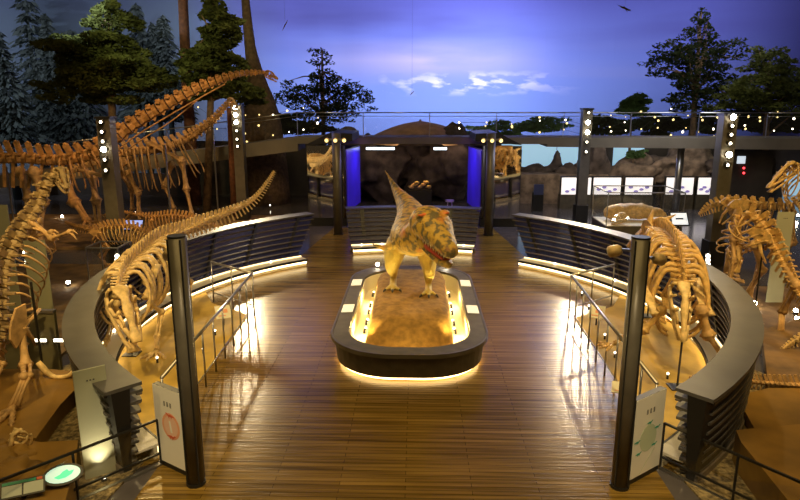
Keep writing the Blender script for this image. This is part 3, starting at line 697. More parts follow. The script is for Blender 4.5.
# ================================================================ left exhibit inside the ring: long tailed plant-eater, head low
t0 = thing('dinosaur_skeleton', 'pale skeleton with lowered snout and raised tail inside the left screen', 'dinosaur skeleton', (-5.0, 14, .03))
hd = D(120, 292, 11.5)
sp = spine([(*D(274, 172, 19.2), .03, .02, .01, .04), (*D(255, 198, 18.8), .05, .05, .03, .14), (*D(232, 211, 18.2), .075, .09, .06, .22), (*D(205, 222, 17.2), .09, .14, .08, .22), (*D(182, 232, 16.2), .10, .18, .10, .12),
            (*D(160, 240, 15.1), .105, .2, .12, .0), (*D(142, 254, 13.9), .10, .2, .12, .0), (*D(126, 270, 12.7), .09, .16, .10, 0), (*D(119, 286, 11.8), .075, .10, .08, 0), (*D(120, 296, 11.35), .06, .04, .05, 0)], t0, 'bone_pale', .85)
for k, (p, t, s) in enumerate(sp):
    if 12.3 < p.y < 15.6 and k % 3 != 1:
        q = 1 - abs(p.y - 14.1) / 2.6; rib(p, -t, .44 + .14 * q, .85 + .35 * q, .042, t0, 'bone_pale', sweep=.35)
gp = D(170, 238, 15.7); girdle(Vector((gp.x, gp.y, gp.z - .1)), Vector((0, -1, 0)), .55, .5, .22, t0, 'bone_pale')
h = Vector((gp.x, gp.y, gp.z - .1))
limb([h + Vector((.3, 0, 0)), (h.x + .38, h.y - .55, 1.15), (h.x + .38, h.y + .1, .55), (h.x + .38, h.y - .1, .03)], .085, t0, 'bone_pale', HIND, (0, -1, 0), .45)
limb([h + Vector((-.3, 0, 0)), (h.x - .35, h.y - .1, 1.15), (h.x - .35, h.y + .5, .55), (h.x - .35, h.y + .4, .03)], .085, t0, 'bone_pale', HIND, (0, -1, 0), .45)
sh = D(128, 272, 12.6)
for k, fy in ((1, 0), (-1, .5)):
    x = sh.x + .35 * k + .1
    shoulder((sh.x + .34 * k, sh.y - .05, sh.z - .55), (sh.x + .3 * k, sh.y + .75, sh.z - .05), .07, .10, t0, 'bone_pale')
    limb([(x, sh.y - .1, sh.z - .65), (x + .12 * k, sh.y + .12 - fy * .2, .78), (x + .12 * k, sh.y - .2 - fy * .5, .34), (x + .15 * k, sh.y - .35 - fy * .6, .03)], .06, t0, 'bone_pale', FORE, (.1, -1, 0), .38, 4)
a = D(119, 293, 11.3); b = D(138, 341, 10.65)
skull(a, (b - a), Vector((.55, -.6, .6)), (b - a).length * 1.0, .46, .46, t0, 'bone_pale', .55, bill=True)
stand(sh.x + .1, 12.2, .03, 1.0, t0); stand(gp.x, gp.y, .03, gp.z - .1, t0)
# ================================================================ right exhibit inside the ring: heavy chested skeleton walking to the viewer
t0 = thing('dinosaur_skeleton', 'orange-brown skeleton with broad ribcage and drooping snout inside the right screen', 'dinosaur skeleton', (4.4, 12.5, .03))
sp = spine([(*D(628, 246, 16.6), .03, .02, .02, .05), (*D(640, 236, 16.0), .06, .06, .05, .14), (*D(652, 231, 15.2), .09, .14, .12, .15), (*D(662, 232, 14.2), .11, .2, .16, 0), (*D(671, 240, 13.2), .11, .2, .16, 0), (*D(678, 254, 12.3), .11, .18, .14, 0), (*D(682, 272, 11.6), .10, .14, .12, 0), (*D(682, 288, 11.1), .09, .08, .10, 0)], t0, 'bone', .85)
for k, (p, t, s) in enumerate(sp):
    if 11.3 < p.y < 14.5 and k % 3 != 1:
        q = 1 - abs(p.y - 12.6) / 2.4; rib(p, -t, .34 + .22 * q, .8 + .38 * q, .05, t0, 'bone', sweep=.55)
gp = D(655, 236, 14.9); girdle(gp, Vector((0, -1, 0)), .62, .62, .18, t0, 'bone')
for k in (-1, 1):   # pointed hip blades
    MB().tube([gp + Vector((.10 * k, 0, .05)), gp + Vector((.12 * k, .1, .32)), gp + Vector((.48 if k > 0 else -.06, .1, .50 if k > 0 else .62))], [.13, .09, .01], 7).build('hip_blade', 'bone', t0, True)
for k in (-1, 1):
    limb([gp + Vector((.3 * k, 0, -.1)), (gp.x + .4 * k, gp.y - .5, 1.25), (gp.x + .4 * k, gp.y + .1, .55), (gp.x + .4 * k, gp.y - .1, .03)], .1, t0, 'bone', HIND, (0, -1, 0), .45)
sh = D(681, 282, 11.3)
for k in (-1, 1):
    shoulder((sh.x + .42 * k, sh.y - .2, sh.z - .55), (sh.x + .60 * k, sh.y + .65, sh.z - .12), .05, .17, t0, 'bone_pale')
limb([(sh.x + .36, sh.y - .15, sh.z - .5), (sh.x + .50, sh.y - .20, .98), (G(699, 362).x, sh.y - .3, .42), tuple(G(693, 381, .03))], .10, t0, 'bone_brown', FORE, (-.2, -1, 0), .34, 4)
limb([(sh.x - .36, sh.y - .15, sh.z - .5), (sh.x - .62, sh.y - .1, 1.02), (sh.x - 1.0, sh.y + .0, .82), (sh.x - 1.12, sh.y + .0, .66)], .075, t0, 'bone', FORE, (-1, -.1, 0), .30, 4)
a = D(681, 286, 11.0); b = D(684, 342, 10.45)
skull(a, (b - a), Vector((0, -.85, .5)), (b - a).length, .34, .38, t0, 'bone_pale', .12)
stand(G(668, 379).x, 10.9, .03, 1.25, t0); stand(gp.x, gp.y, .03, gp.z - .2, t0)
# ================================================================ near left: tall biped seen outside the ring
t0 = thing('dinosaur_skeleton', 'tall upright brown skeleton at the left edge, standing on the clay terrace', 'dinosaur skeleton', (-6.9, 10.3, .3))
hp = D(14, 325, 10.6)
sp = spine([(*D(-30, 400, 10.0), .04, .03, .02, .08), (*D(-12, 365, 10.1), .07, .07, .05, .14), (*D(2, 330, 10.4), .10, .12, .08, .12), (*D(2, 300, 10.7), .115, .17, .1, 0), (*D(4, 275, 11.1), .12, .2, .12, 0), (*D(12, 250, 11.5), .12, .2, .12, 0), (*D(24, 228, 11.9), .115, .17, .12, 0),
            (*D(38, 208, 12.3), .11, .12, .12, 0), (*D(45, 190, 12.5), .11, .08, .14, 0), (*D(52, 178, 12.7), .10, .05, .12, 0), (*D(64, 172, 12.9), .08, .03, .08, 0)], t0, 'bone_dull', .8)
for p, t, s in sp:
    if 10.65 < p.y < 12.0:
        q = 1 - abs(p.y - 11.2) / 1.4
        rib(p, -t, .40 + .12 * q, .55 + .3 * q, .022, t0, 'bone_brown', sweep=-.1)
girdle(hp, Vector((.1, .3, 1)), .6, .45, .22, t0, 'bone_brown')
f = G(14, 412, .3)
limb([hp + Vector((.15, -.05, -.05)), hp + Vector((.28, -.25, -.65)), (f.x + .05, f.y + .35, .75), (f.x, f.y, .3)], .09, t0, 'bone_brown', HIND, (0, -1, 0), .5)
f = G(-12, 400, .3)
limb([hp + Vector((-.2, 0, -.05)), hp + Vector((-.3, -.1, -.7)), (f.x, f.y + .4, .75), (f.x, f.y, .3)], .09, t0, 'bone_brown', HIND, (0, -1, 0), .5)
sh = D(32, 222, 12.0)
for k in (0, 1):
    e = D(52 - 20 * k, 238, 11.7 + .4 * k); w = D(70 - 18 * k, 232, 11.3 + .4 * k)
    bone(sh + Vector((0, .2 * k, 0)), e, .06, t0, 'bone_brown', 'upper_arm_bone'); bone(e, w, .04, t0, 'bone_brown', 'forearm_bone')
    MB().tube([w, w + Vector((.12, -.1, .05)), w + Vector((.22, -.15, 0))], [.03, .02, .004], 6).tube([w, w + Vector((.12, -.1, -.05)), w + Vector((.2, -.15, -.12))], [.03, .02, .004], 6).build('hand', 'bone_brown', t0)
skull(D(60, 172, 12.8), (.6, -.7, -.5), (0, 0, 1), .55, .26, .3, t0, 'bone_dull', .25)
MB().tube([(f.x + .25, 10.7, .3), (f.x + .25, 10.7, 2.0)], .025, 6).build('support_rod', 'black', t0)
# tail bone on a rod next to it
q = D(76, 368, 10.4)
t0 = thing('fossil_bone', 'hooked pale bone held on a thin rod at the left terrace', 'bone', (q.x, q.y, .3))
MB().tube(cr([D(38, 362, 10.4), D(52, 376, 10.4), D(68, 376, 10.4), D(76, 368, 10.4), D(75, 356, 10.4)], 4), [.05, .055, .06, .05, .045, .04, .04, .04, .04, .045, .05, .05, .04, .035, .03, .02, .01], 7).build('bone_shaft', 'bone_pale', t0, True)
MB().tube([(q.x, q.y, .3), (q.x, q.y, q.z)], .012, 6).build('rod', 'black', t0)
# claw / small skull on the near rock
t0 = thing('fossil_skull', 'small pale toothed skull resting on the near left rock', 'skull', G(24, 448, .62))
skull(D(22, 432, 8.0), (-.25, -.5, -.6), (0, 0, 1), .34, .18, .26, t0, 'bone_pale', .5)
# ================================================================ long necks at the left rear
def sauropod(label, grp, path, m, ribs, legs, hipat, headdir, hs, sup):
    base = Vector(path[-1][:3]); b = Vector(path[len(path) // 2][:3])
    t0 = thing('dinosaur_skeleton', label, 'dinosaur skeleton', (b.x, b.y, .0), grp)
    sp = spine(path, t0, m, .72)
    for k, (p, t, s) in enumerate(sp):
        if ribs[0] < p.x < ribs[1]:
            q = 1 - abs(p.x - (ribs[0] + ribs[1]) / 2) / (ribs[1] - ribs[0]) * 1.1; rib(p, -t, .40 + .35 * q, ribs[2] * (.8 + .3 * q), .04, t0, m, sweep=.02, close=.55)
    n = Vector(path[-1][:3]); skull(n, headdir, (0, 0, 1), hs, hs * .5, hs * .55, t0, m, .2)
    for pts, names in legs: limb(pts, .12, t0, m, names, (1, -.3, 0), .5)
    for x, y, z in sup: MB().tube([(x, y, 0), (x, y, z)], .035, 6).build('support_post', 'steel', t0)
    return t0, sp
y = 22.5
P_ = lambda px, py, yy=y, s=.1, a=.1, b=.1, c=0: (*D(px, py, yy), s, a, b, c)
t0, sp = sauropod('huge orange long-necked skeleton with its head raised among the trees', None,
    [P_(-60, 168, 21.5, .09, .25, .1, .3), P_(-20, 160, 21.8, .17, .38, .12, .7), P_(20, 158, 22, .19, .38, .12, .85), P_(50, 160, 22.2, .20, .3, .12, .75), P_(75, 158, 22.4, .22, .30, .14, .0), P_(95, 152, 22.6, .25, .16, .12, 0), P_(112, 140, 22.8, .26, .10, .08, .0),
     P_(130, 126, 23, .25, .05, .05, .03), P_(165, 105, 23.3, .22, .04, .04, .03), P_(200, 87, 23.6, .18, .03, .03, .03), P_(235, 75, 23.9, .12, .02, .02, .02), P_(258, 72.5, 24, .08, .02, .03, .02), P_(267, 73, 24.1, .06, .01, .02, 0)], 'bone_orange', (-12.6, -11.0, 1.1), [],
    0, (1, -.35, -.45), .5, [(D(8, 180, 22.2).x, 22.2, 2.9), (-8.9, 22.9, 3.6)])
MB().tube(cr([D(100, 168, 22.5), D(130, 140, 22.9), D(175, 112, 23.3), D(225, 84, 23.8)], 5), .03, 6).tube(cr([D(100, 172, 22.5), D(135, 144, 22.9), D(170, 122, 23.3), D(200, 98, 23.8)], 5), .028, 6).build('neck_ribs', 'bone_orange', t0, True)
s_ = D(82, 170, 22.3)
shoulder(s_, D(104, 176, 21.6), .09, .2, t0, 'bone_brown')
a, b, c = D(66, 178, 21.9), D(74, 202, 21.6), D(86, 220, 21.3)
bone(a, b, .17, t0, 'bone_orange', 'upper_arm_bone'); bone(b, c, .11, t0, 'bone_orange', 'forearm_bone'); bone(b + Vector((.14, 0, 0)), c + Vector((.1, 0, 0)), .07, t0, 'bone_orange', 'forearm_bone')
foot(c - Vector((0, 0, .1)), (.8, -.5, 0), .5, t0, 'bone_orange', 4)
a, b, c = D(92, 176, 22.9), D(96, 200, 22.9), Vector((D(98, 220, 22.9).x, 22.9, .0))
limb([a, b, (c.x, 22.9, .6), (c.x, 22.9, .0)], .15, t0, 'bone_brown', FORE, (1, -.3, 0), .5)
for s, xx in ((1, 20), (-1, 34)):
    a = D(xx, 172, 22.1 + .4 * s); limb([a, (a.x + .2, a.y, 1.7), (a.x - .1, a.y, .7), (a.x, a.y, 0)], .16, t0, 'bone_brown', HIND, (1, -.2, 0), .5)
y = 26.8
t0, sp = sauropod('pale brown long-necked skeleton standing behind the orange one', None,
    [P_(60, 176, 26, .08, .06, .06, .12), P_(90, 164, 26.3, .13, .14, .12, .2), P_(110, 156, 26.5, .17, .28, .18, 0), P_(130, 152, 26.7, .18, .34, .2, 0), P_(150, 150, 26.9, .18, .34, .2, 0), P_(168, 147, 27, .17, .28, .2, 0), P_(185, 140, 27.2, .16, .22, .14, 0),
     P_(200, 131, 26.9, .14, .15, .10, .08), P_(214, 120, 26.7, .12, .10, .08, .06), P_(224, 108, 26.5, .10, .06, .06, .04), P_(230, 100, 26.4, .08, .02, .04, 0)], 'bone_brown', (-12.3, -9.6, 1.6),
    [], 0, (.7, -.5, -.6), .55, [(-11.9, 27, 2.3), (-8.35, 26.75, 4.0)])
shoulder(D(182, 160, 26.4), D(148, 142, 26.8), .1, .26, t0, 'bone_brown')
for a, k in ((D(182, 160, 26.3), 0), (D(172, 164, 27.5), 1)):
    limb([a, (a.x + .1 - .5 * k, a.y, 1.55), (a.x + .25 - .3 * k, a.y, .55), (a.x + .3 - .3 * k, a.y, 0)], .12, t0, 'bone_brown', FORE, (1, -.3, 0), .5)
for a, k in ((D(128, 174, 26.3), 0), (D(122, 174, 27.3), 1)):
    limb([a, (a.x + .35, a.y, 1.4), (a.x + .3, a.y, .55), (a.x + .3 - .3 * k, a.y, 0)], .13, t0, 'bone_brown', HIND, (1, -.3, 0), .5)
girdle(D(122, 164, 26.8), Vector((1, 0, 0)), .7, .6, .35, t0, 'bone_brown')
# ================================================================ small skeletons between column and ring
t0 = thing('dinosaur_skeleton', 'small orange skeleton with thin ribs left of the ring, tail to the left', 'dinosaur skeleton', (*D(125, 262, 19)[:2], 0))
y = 19.0
sp = spine([P_(66, 222, 19.3, .025, .02, .02, .05), P_(80, 228, 19.2, .045, .06, .03, .1), P_(95, 230, 19.1, .06, .12, .05, .06), P_(110, 227, 19, .065, .16, .07, 0), P_(130, 227, 19, .065, .16, .07, 0), P_(146, 233, 19, .055, .10, .06, 0), P_(155, 240, 18.9, .045, .04, .04, 0)], t0, 'bone_orange', .8)
for p, t, s in sp:
    if D(100, 230, y).x < p.x < D(148, 230, y).x: rib(p, -t, .26, .55, .018, t0, 'bone')
for px_, kk in ((97, .2), (100, -.25)):
    a = D(px_, 233, y + kk); limb([a, a + Vector((.25, -.1, -.45)), (a.x + .0, a.y, .42), (a.x + .12, a.y, .1)], .055, t0, 'bone_orange', HIND, (1, -.2, 0), .3)
for px_, kk in ((142, .2), (148, -.25)):
    a = D(px_, 240, y + kk); limb([a, a + Vector((-.1, -.1, -.35)), (a.x + .1, a.y, .4), (a.x + .15, a.y, .1)], .04, t0, 'bone_orange', FORE, (1, -.2, 0), .22)
girdle(D(98, 234, y), Vector((1, 0, 0)), .32, .3, .15, t0, 'bone_orange'); skull(D(156, 240, 18.9), (1, -.2, -.5), (0, 0, 1), .32, .18, .2, t0, 'bone_orange')
stand(D(118, 240, y).x, y, .0, 1.0, t0)
t0 = thing('dinosaur_skeleton', 'low orange skeleton stretching its neck to the left, beside the blue screen', 'dinosaur skeleton', (*D(160, 230, 21.5)[:2], 0))
y = 21.5
sp = spine([P_(238, 236, 21, .02, .01, .02, .04), P_(215, 226, 21.3, .04, .05, .04, .1), P_(195, 219, 21.5, .06, .13, .06, 0), P_(175, 216, 21.5, .065, .15, .07, 0), P_(155, 217, 21.5, .06, .13, .06, 0), P_(138, 215, 21.5, .05, .05, .05, 0), P_(122, 212, 21.5, .04, .03, .03, 0), P_(113, 212, 21.5, .035, .02, .02, 0)], t0, 'bone_orange', .8)
for p, t, s in sp:
    if D(146, 216, y).x < p.x < D(192, 216, y).x: rib(p, t, .24, .5, .018, t0, 'bone_orange')
skull(D(115, 212, 21.5), (-1, -.2, -.25), (0, 0, 1), .42, .18, .2, t0, 'bone_orange', .15)
for px_, kk, nm in ((150, .2, FORE), (152, -.2, FORE), (192, .2, HIND), (194, -.2, HIND)):
    a = D(px_, 220, y + kk); limb([a, a + Vector((-.1, 0, -.5)), (a.x + .1, a.y, .4), (a.x, a.y, 0)], .05, t0, 'bone_orange', nm, (-1, 0, 0), .28)
# ================================================================ right rear skeletons
t0 = thing('dinosaur_skeleton', 'orange-brown horizontal skeleton with long neck and hollow-eyed skull, right rear', 'dinosaur skeleton', (*D(765, 240, 18)[:2], 0))
y = 18.5
sp = spine([P_(700, 214, 19.6, .03, .03, .02, .06), P_(714, 205, 19.3, .07, .12, .06, .16), P_(730, 202, 19, .10, .10, .1, .1), P_(750, 204, 18.6, .12, .1, .12, 0), P_(770, 206, 18.3, .12, .1, .12, 0), P_(790, 206, 18, .10, .14, .1, 0), P_(806, 198, 17.8, .09, .08, .1, 0), P_(812, 184, 17.6, .08, .05, .08, 0), P_(804, 170, 17.5, .07, .04, .07, 0), P_(793, 166, 17.5, .06, .02, .05, 0)], t0, 'bone', .85)
for p, t, s in sp:
    if D(742, 205, 18.6).x < p.x < D(800, 205, 18).x: rib(p, t, .36, .8, .028, t0, 'bone')
a, b = D(793, 166, 17.4), D(767, 187, 17.0)
skull(a, b - a, (0, 0, 1), (b - a).length, .3, .36, t0, 'bone', .2, bill=True)
for px_, kk, nm in ((733, .3, HIND), (738, -.3, HIND), (792, .3, FORE), (788, -.3, FORE)):
    a = D(px_, 212, 18.6 + kk); limb([a, a + Vector((.1, -.1, -.9)), (a.x + .05, a.y + .1, .75), (a.x, a.y, 0)], .09, t0, 'bone_brown', nm, (1, -.2, 0), .4)
girdle(D(735, 208, 18.8), Vector((1, 0, 0)), .6, .5, .26, t0, 'bone')
t0 = thing('dinosaur_skeleton', 'brown hunched skeleton with arched back and tail slanting to the right edge', 'dinosaur skeleton', (*G(755, 318)[:2], 0))
y = 14.5
sp = spine([P_(808, 306, 12.8, .04, .03, .03, .08), P_(800, 295, 13.0, .06, .06, .06, .14), P_(786, 268, 13.6, .085, .12, .12, .2), P_(774, 246, 14.0, .10, .16, .16, .2), P_(764, 228, 14.3, .11, .2, .18, 0), P_(752, 216, 14.6, .11, .2, .18, 0), P_(742, 218, 14.8, .105, .14, .16, 0), P_(737, 230, 14.9, .09, .08, .12, 0), P_(736, 246, 14.8, .075, .04, .08, 0)], t0, 'bone', .8)
for k, (p, t, s) in enumerate(sp):
    if p.y > 14.0 and k % 1 == 0: rib(p, -t, .34, .62, .024, t0, 'bone', sweep=.2)
gp = D(764, 240, 14.2); girdle(gp, Vector((-.5, .8, .3)), .5, .45, .2, t0, 'bone')
for k, (fx, fy) in enumerate(((744, 322), (780, 340))):
    f = G(fx, fy); limb([gp + Vector((.2 * (2 * k - 1), 0, -.1)), ((gp.x + f.x) / 2 + .1, f.y - .3, 1.35), (f.x + .02, f.y + .1, .62), (f.x, f.y, .0)], .085, t0, 'bone_brown', HIND, (-.3, -1, 0), .42)
for k in (-1, 1):
    a = D(745, 240, 14.7) + Vector((.28 * k, 0, 0)); limb([a, a + Vector((0, -.2, -.45)), (a.x - .05, a.y - .1, .6), (a.x, a.y - .2, .1)], .06, t0, 'bone_brown', FORE, (0, -1, 0), .3)
skull(D(736, 248, 14.8), (-.1, -.6, -1), (0, -1, .3), .6, .3, .32, t0, 'bone', .1, bill=True)
stand(gp.x, gp.y, 0, gp.z, t0)
# tails lying along the right terrace
t0 = thing('tail_skeleton', 'spiny tail bones running low across the right terrace', 'skeleton tail', G(760, 384, .5))
spine([(*D(690, 377, 11.2), .012, .01, .01, .03), (*D(715, 378, 11.1), .025, .04, .04, .06), (*D(745, 381, 10.9), .04, .09, .06, .08), (*D(780, 384, 10.7), .05, .12, .08, .1), (*D(815, 386, 10.5), .06, .14, .09, .1)], t0, 'bone_brown', .7)
for px_ in (730, 790):
    p = D(px_, 382, 10.9); MB().tube([(p.x, p.y, .3), (p.x, p.y, p.z)], .012, 6).build('rod', 'black', t0)
t0 = thing('tail_skeleton', 'thin pale tail tip at the right edge above the terrace', 'skeleton tail', G(790, 350, .5))
spine([(*D(776, 353, 12.4), .015, .01, .01, 0), (*D(788, 346, 12.4), .04, .03, .03, .04), (*D(802, 338, 12.3), .06, .05, .05, .06), (*D(815, 332, 12.2), .07, .06, .06, .06)], t0, 'bone_pale', .7)
p = D(796, 342, 12.3); MB().tube([(p.x, p.y, .3), (p.x, p.y, p.z)], .012, 6).build('rod', 'black', t0)
# ================================================================ white panels with emblems
def signpanel(a, b, label, kind):
    a, b = Vector(a), Vector(b); d = (b - a); w = d.length; d.normalize(); n = Vector((d.y, -d.x, 0))
    t0 = thing('sign_panel', label, 'sign', ((a.x + b.x) / 2, (a.y + b.y) / 2, .012))
    z0, z1 = .04, 1.26
    def q(u, z, o=0): p = a + d * (u * w) + n * o; return Vector((p.x, p.y, z))
    MB().plate([q(0, z0), q(1, z0), q(1, z1), q(0, z1)], .09, -n).build('body', 'black', t0)
    MB().plate([q(.0, z0 + .05), q(1, z0 + .05), q(1, z1 - .005), q(.0, z1 - .005)], .006, n).build('face', 'paper', t0)
    MB().plate([q(.0, .012), q(1, .012), q(1, z0), q(0, z0)], .12, -n).build('base', 'black', t0)
    f = MB()
    for k in range(3):      # three tiny printed characters
        u0 = .40 + .11 * k; zc = 1.02
        for st in range(4):
            f.plate([q(u0 - .03, zc - .03 + st * .018, .008), q(u0 + .03, zc - .03 + st * .018, .008), q(u0 + .03, zc - .022 + st * .018, .008), q(u0 - .03, zc - .022 + st * .018, .008)], .001, n)
        f.plate([q(u0 - .006, zc - .035, .008), q(u0 + .006, zc - .035, .008), q(u0 + .006, zc + .04, .008), q(u0 - .006, zc + .04, .008)], .001, n)
    f.build('heading', 'ink', t0)
    c0 = .58 if kind == 'red' else .5; zc = .70 if kind == 'red' else .62; r = .19
    disc = [q(c0 + r * math.cos(R(k)) / w, zc + r * 1.05 * math.sin(R(k)), .008) for k in range(0, 360, 12)]
    MB().plate(disc, .001, n).build('emblem', 'red_print' if kind == 'red' else 'green_print', t0)
    if kind == 'red':
        inner = [q(c0 + r * .78 * math.cos(R(k)) / w, zc + r * .82 * math.sin(R(k)), .010) for k in range(0, 360, 12)]
        MB().plate(inner, .001, n).build('emblem_field', mat('emblem_pale', (.86, .55, .38), .6), t0)
    e = MB()
    def blob(u, z, s, fl=1):   # little animal silhouette: body, tail, head, legs
        pts = [(-1, .1), (-.45, .28), (0, .34), (.35, .22), (.7, .45), (1.0, .38), (.7, .2), (.4, -.02), (.2, -.35), (.1, -.02), (-.2, -.05), (-.3, -.35), (-.4, .02)]
        if fl < 0: pts = [(-x_, y_) for x_, y_ in pts][::-1]
        e.plate([q(u + x_ * s / w, z + y_ * s, .012) for x_, y_ in pts], .001, n)
    if kind == 'red': blob(c0, zc + .15, .10, -1); blob(c0, zc - .17, .10)
    else:
        for u, z in ((.5, .84), (.78, .72), (.12, .62), (.2, .43), (.72, .47)): blob(u, z, .075)
    e.build('emblem_animals', 'red_dark' if kind == 'red' else 'green_dark', t0)
    if kind == 'red': MB().plate([q(c0 - .02, zc - .09, .012), q(c0 + .05, zc - .09, .012), q(c0 + .0, zc + .08, .012), q(c0 - .06, zc + .08, .012)], .001, n).build('emblem_mark', 'paper', t0)
    else:
        MB().plate([q(.74, .42, .011), q(.76, .42, .011), q(.30, .12, .011), q(.26, .10, .011)], .001, n).build('emblem_line', 'green_print', t0)
signpanel(G(160, 464), G(187, 477), 'white upright panel with a round red-orange emblem beside the left pole', 'red')
signpanel(G(629, 486), G(658, 470), 'white upright panel with green animal shapes on a pale disc beside the right pole', 'green')
# ================================================================ low glass fences
def fence(a, b, label, n):
    a, b = Vector(a), Vector(b); t0 = thing('glass_fence', label, 'glass fence', ((a.x + b.x) / 2, (a.y + b.y) / 2, 0), 'low glass fences')
    Z = lambda p, z: (p.x, p.y, z)
    MB().bar(Z(a, .72), Z(b, .72), .03, .03).build('top_rail', 'black', t0); MB().bar(Z(a, .2), Z(b, .2), .025, .03).build('lower_rail', 'black', t0)
    MB().bar(Z(a, .02), Z(b, .02), .05, .04).build('floor_rail', 'steel', t0)
    d = (b - a).normalized(); nn = Vector((d.y, -d.x, 0)) * .005
    for k in range(n):
        p, q = a.lerp(b, (k + .01) / n), a.lerp(b, (k + .99) / n)
        MB().plate([Z(p, .04), Z(q, .04), Z(q, .71), Z(p, .71)], .008, nn).build('glass_panel', 'glass', t0)
    for k in range(n + 1):
        p = a.lerp(b, k / n); MB().bar(Z(p, 0), Z(p, .72), .025).build('post', 'black', t0)
fence((-3.52, 8.16, 0), (-5.75, 5.5, 0), 'low glass fence with dark rails, bottom left corner', 3)
fence((3.62, 8.25, 0), (5.5, 5.8, 0), 'low glass fence with dark rails, bottom right corner', 3)
# ================================================================ frosted panels
def frosted(a, b, z1, label, z0=.0, th=.03, lampz=None):
    a, b = Vector(a), Vector(b); d = (b - a).normalized(); n = Vector((d.y, -d.x, 0))
    t0 = thing('frosted_panel', label, 'panel', ((a.x + b.x) / 2, (a.y + b.y) / 2, z0), 'frosted glass panels')
    MB().plate([(a.x, a.y, z0), (b.x, b.y, z0), (b.x, b.y, z1), (a.x, a.y, z1)], th, -n).build('sheet', 'frost', t0)
    c = (a + b) / 2 + n * .004
    f = MB()
    for k in range(3):
        p = c + d * (.04 * (k - 1)); f.box((p.x, p.y, z1 - .16), (.022, .004, .018), math.atan2(d.y, d.x))
    f.build('heading', 'ink', t0)
    return c, n
c, n = frosted(G(86, 482), G(117, 472), 1.62, 'tall pale frosted glass panel lit from below, in front of the left screen end')
t0 = thing('floor_spotlight', 'small spotlight glowing at the foot of the frosted panel', 'spotlight', (c.x + n.x * .16, c.y + n.y * .16, 0)); pp = Vector((c.x + n.x * .16, c.y + n.y * .16, 0))
MB().tube([pp, pp + Vector((0, 0, .07))], .04, 8).build('lamp_body', 'black', t0); MB().tube([pp + Vector((0, 0, .071)), pp + Vector((0, 0, .08))], .03, 8).build('lens', 'bulb_dim', t0)
lamp('SPOT', pp + Vector((0, 0, .1)), 45, (1, .85, .55), (c.x, c.y, .75), .03, 80, 1)
p = D(48, 300, 14); frosted((p.x - .35, 13.9, 0), (p.x + .1, 14.0, 0), D(40, 240, 14).z, 'tall narrow frosted panel between the tall brown skeleton and the ring')
p = D(3, 225, 14); frosted((p.x - .35, 14, 0), (p.x + .15, 14, 0), D(3, 205, 14).z, 'frosted panel at the left edge, above the skeleton back')
p = D(785, 226, 16); frosted((p.x - .22, 16, 0), (p.x + .2, 16, 0), D(785, 212, 16).z, 'small frosted panel between the two right rear skeletons')
# ================================================================ terraces
def terrace(pts, z0, z1, m, label, nm='terrace', jit=0):
    pl = []
    for q in pts:
        g = G(q[0], q[1], z1); pl.append((g.x, g.y))
    mb = MB().prism(pl, z0, z1); o = mb.build(nm, m); tag(o, label, nm.replace('_', ' ')); return o
terrace([(-60, 369), (48, 369), (72, 371), (82, 382), (60, 405), (36, 438), (-60, 440)], 0, .3, 'clay', 'flat clay-coloured terrace under the tall skeleton at the left edge')
o = terrace([(-60, 447), (10, 436), (40, 442), (78, 440), (76, 462), (60, 520), (-60, 520)], 0, .40, 'clay', 'clay-coloured rocky block in the near left corner', 'rock_block')
mb = MB(); g0 = G(20, 470, .40)
for k in range(9): mb.ball((g0.x + random.uniform(-.8, .5), g0.y + random.uniform(-.5, .6), .38), random.uniform(.16, .3), (1.3, 1, .5), 12, 8, .9)
tag(mb.build('rough_rock', 'clay', None, True), 'rough brown rock surface at the near left corner under the pale skull', 'rock')
terrace([(741, 404), (754, 428), (900, 428), (900, 388), (768, 388), (748, 393)], 0, .22, 'clay', 'upper clay-coloured slab right of the right screen')
terrace([(736, 430), (800, 424), (900, 424), (900, 530), (812, 530), (741, 442)], 0, .5, 'clay', 'near clay-coloured block in the lower right corner')
terrace([(762, 330), (800, 318), (960, 318), (960, 386), (768, 384), (764, 350)], 0, .22, 'soil', 'brown soil bed behind the clay slabs at the right edge', 'soil_bed')
tag(MB().prism([(-7.1, 11.4), (-7.4, 16), (-6.4, 19.5), (-14, 19.5), (-14, 11.4)], .004, .06).build('soil_bed', 'soil'), 'dark soil bed behind the low wall left of the ring', 'soil bed')
tag(MB().prism([(7.6, 13.5), (7.2, 17.5), (14, 17.5), (14, 13.5)], .004, .06).build('soil_bed', 'soil'), 'brown soil bed under the hunched skeleton at the right', 'soil bed')
tag(MB().prism([(-20, 20.9), (-5.4, 22.4), (-4.9, 28.4), (-26, 28.4)], .004, .10).build('soil_bed', 'soil'), 'dark soil bed under the long-necked skeletons', 'soil bed')
# low display wall with two lights
a = D(-60, 375, 11.3); b_ = -6.75
t0 = thing('low_wall', 'dark olive low barrier wall with two strip lights behind the tall brown skeleton', 'low wall', ((a.x + b_) / 2, 11.35, 0))
M['olive'] = mat('olive', (.13, .115, .06), .5, var=.2, scale=2)
MB().box(((a.x + b_) / 2, 11.4, .6), (b_ - a.x, .08, 1.2)).build('panel', 'olive', t0); MB().box(((a.x + b_) / 2, 11.4, 1.22), (b_ - a.x, .12, .05)).build('cap', 'rail', t0)
for px_ in (41, 60):
    p = D(px_, 340, 11.33); h_ = MB().box((p.x, 11.34, p.z), (.24, .05, .07)).build('strip_light', 'steel', t0); MB().box((p.x, 11.31, p.z), (.22, .02, .05)).build('lens', 'bulb_dim', h_)
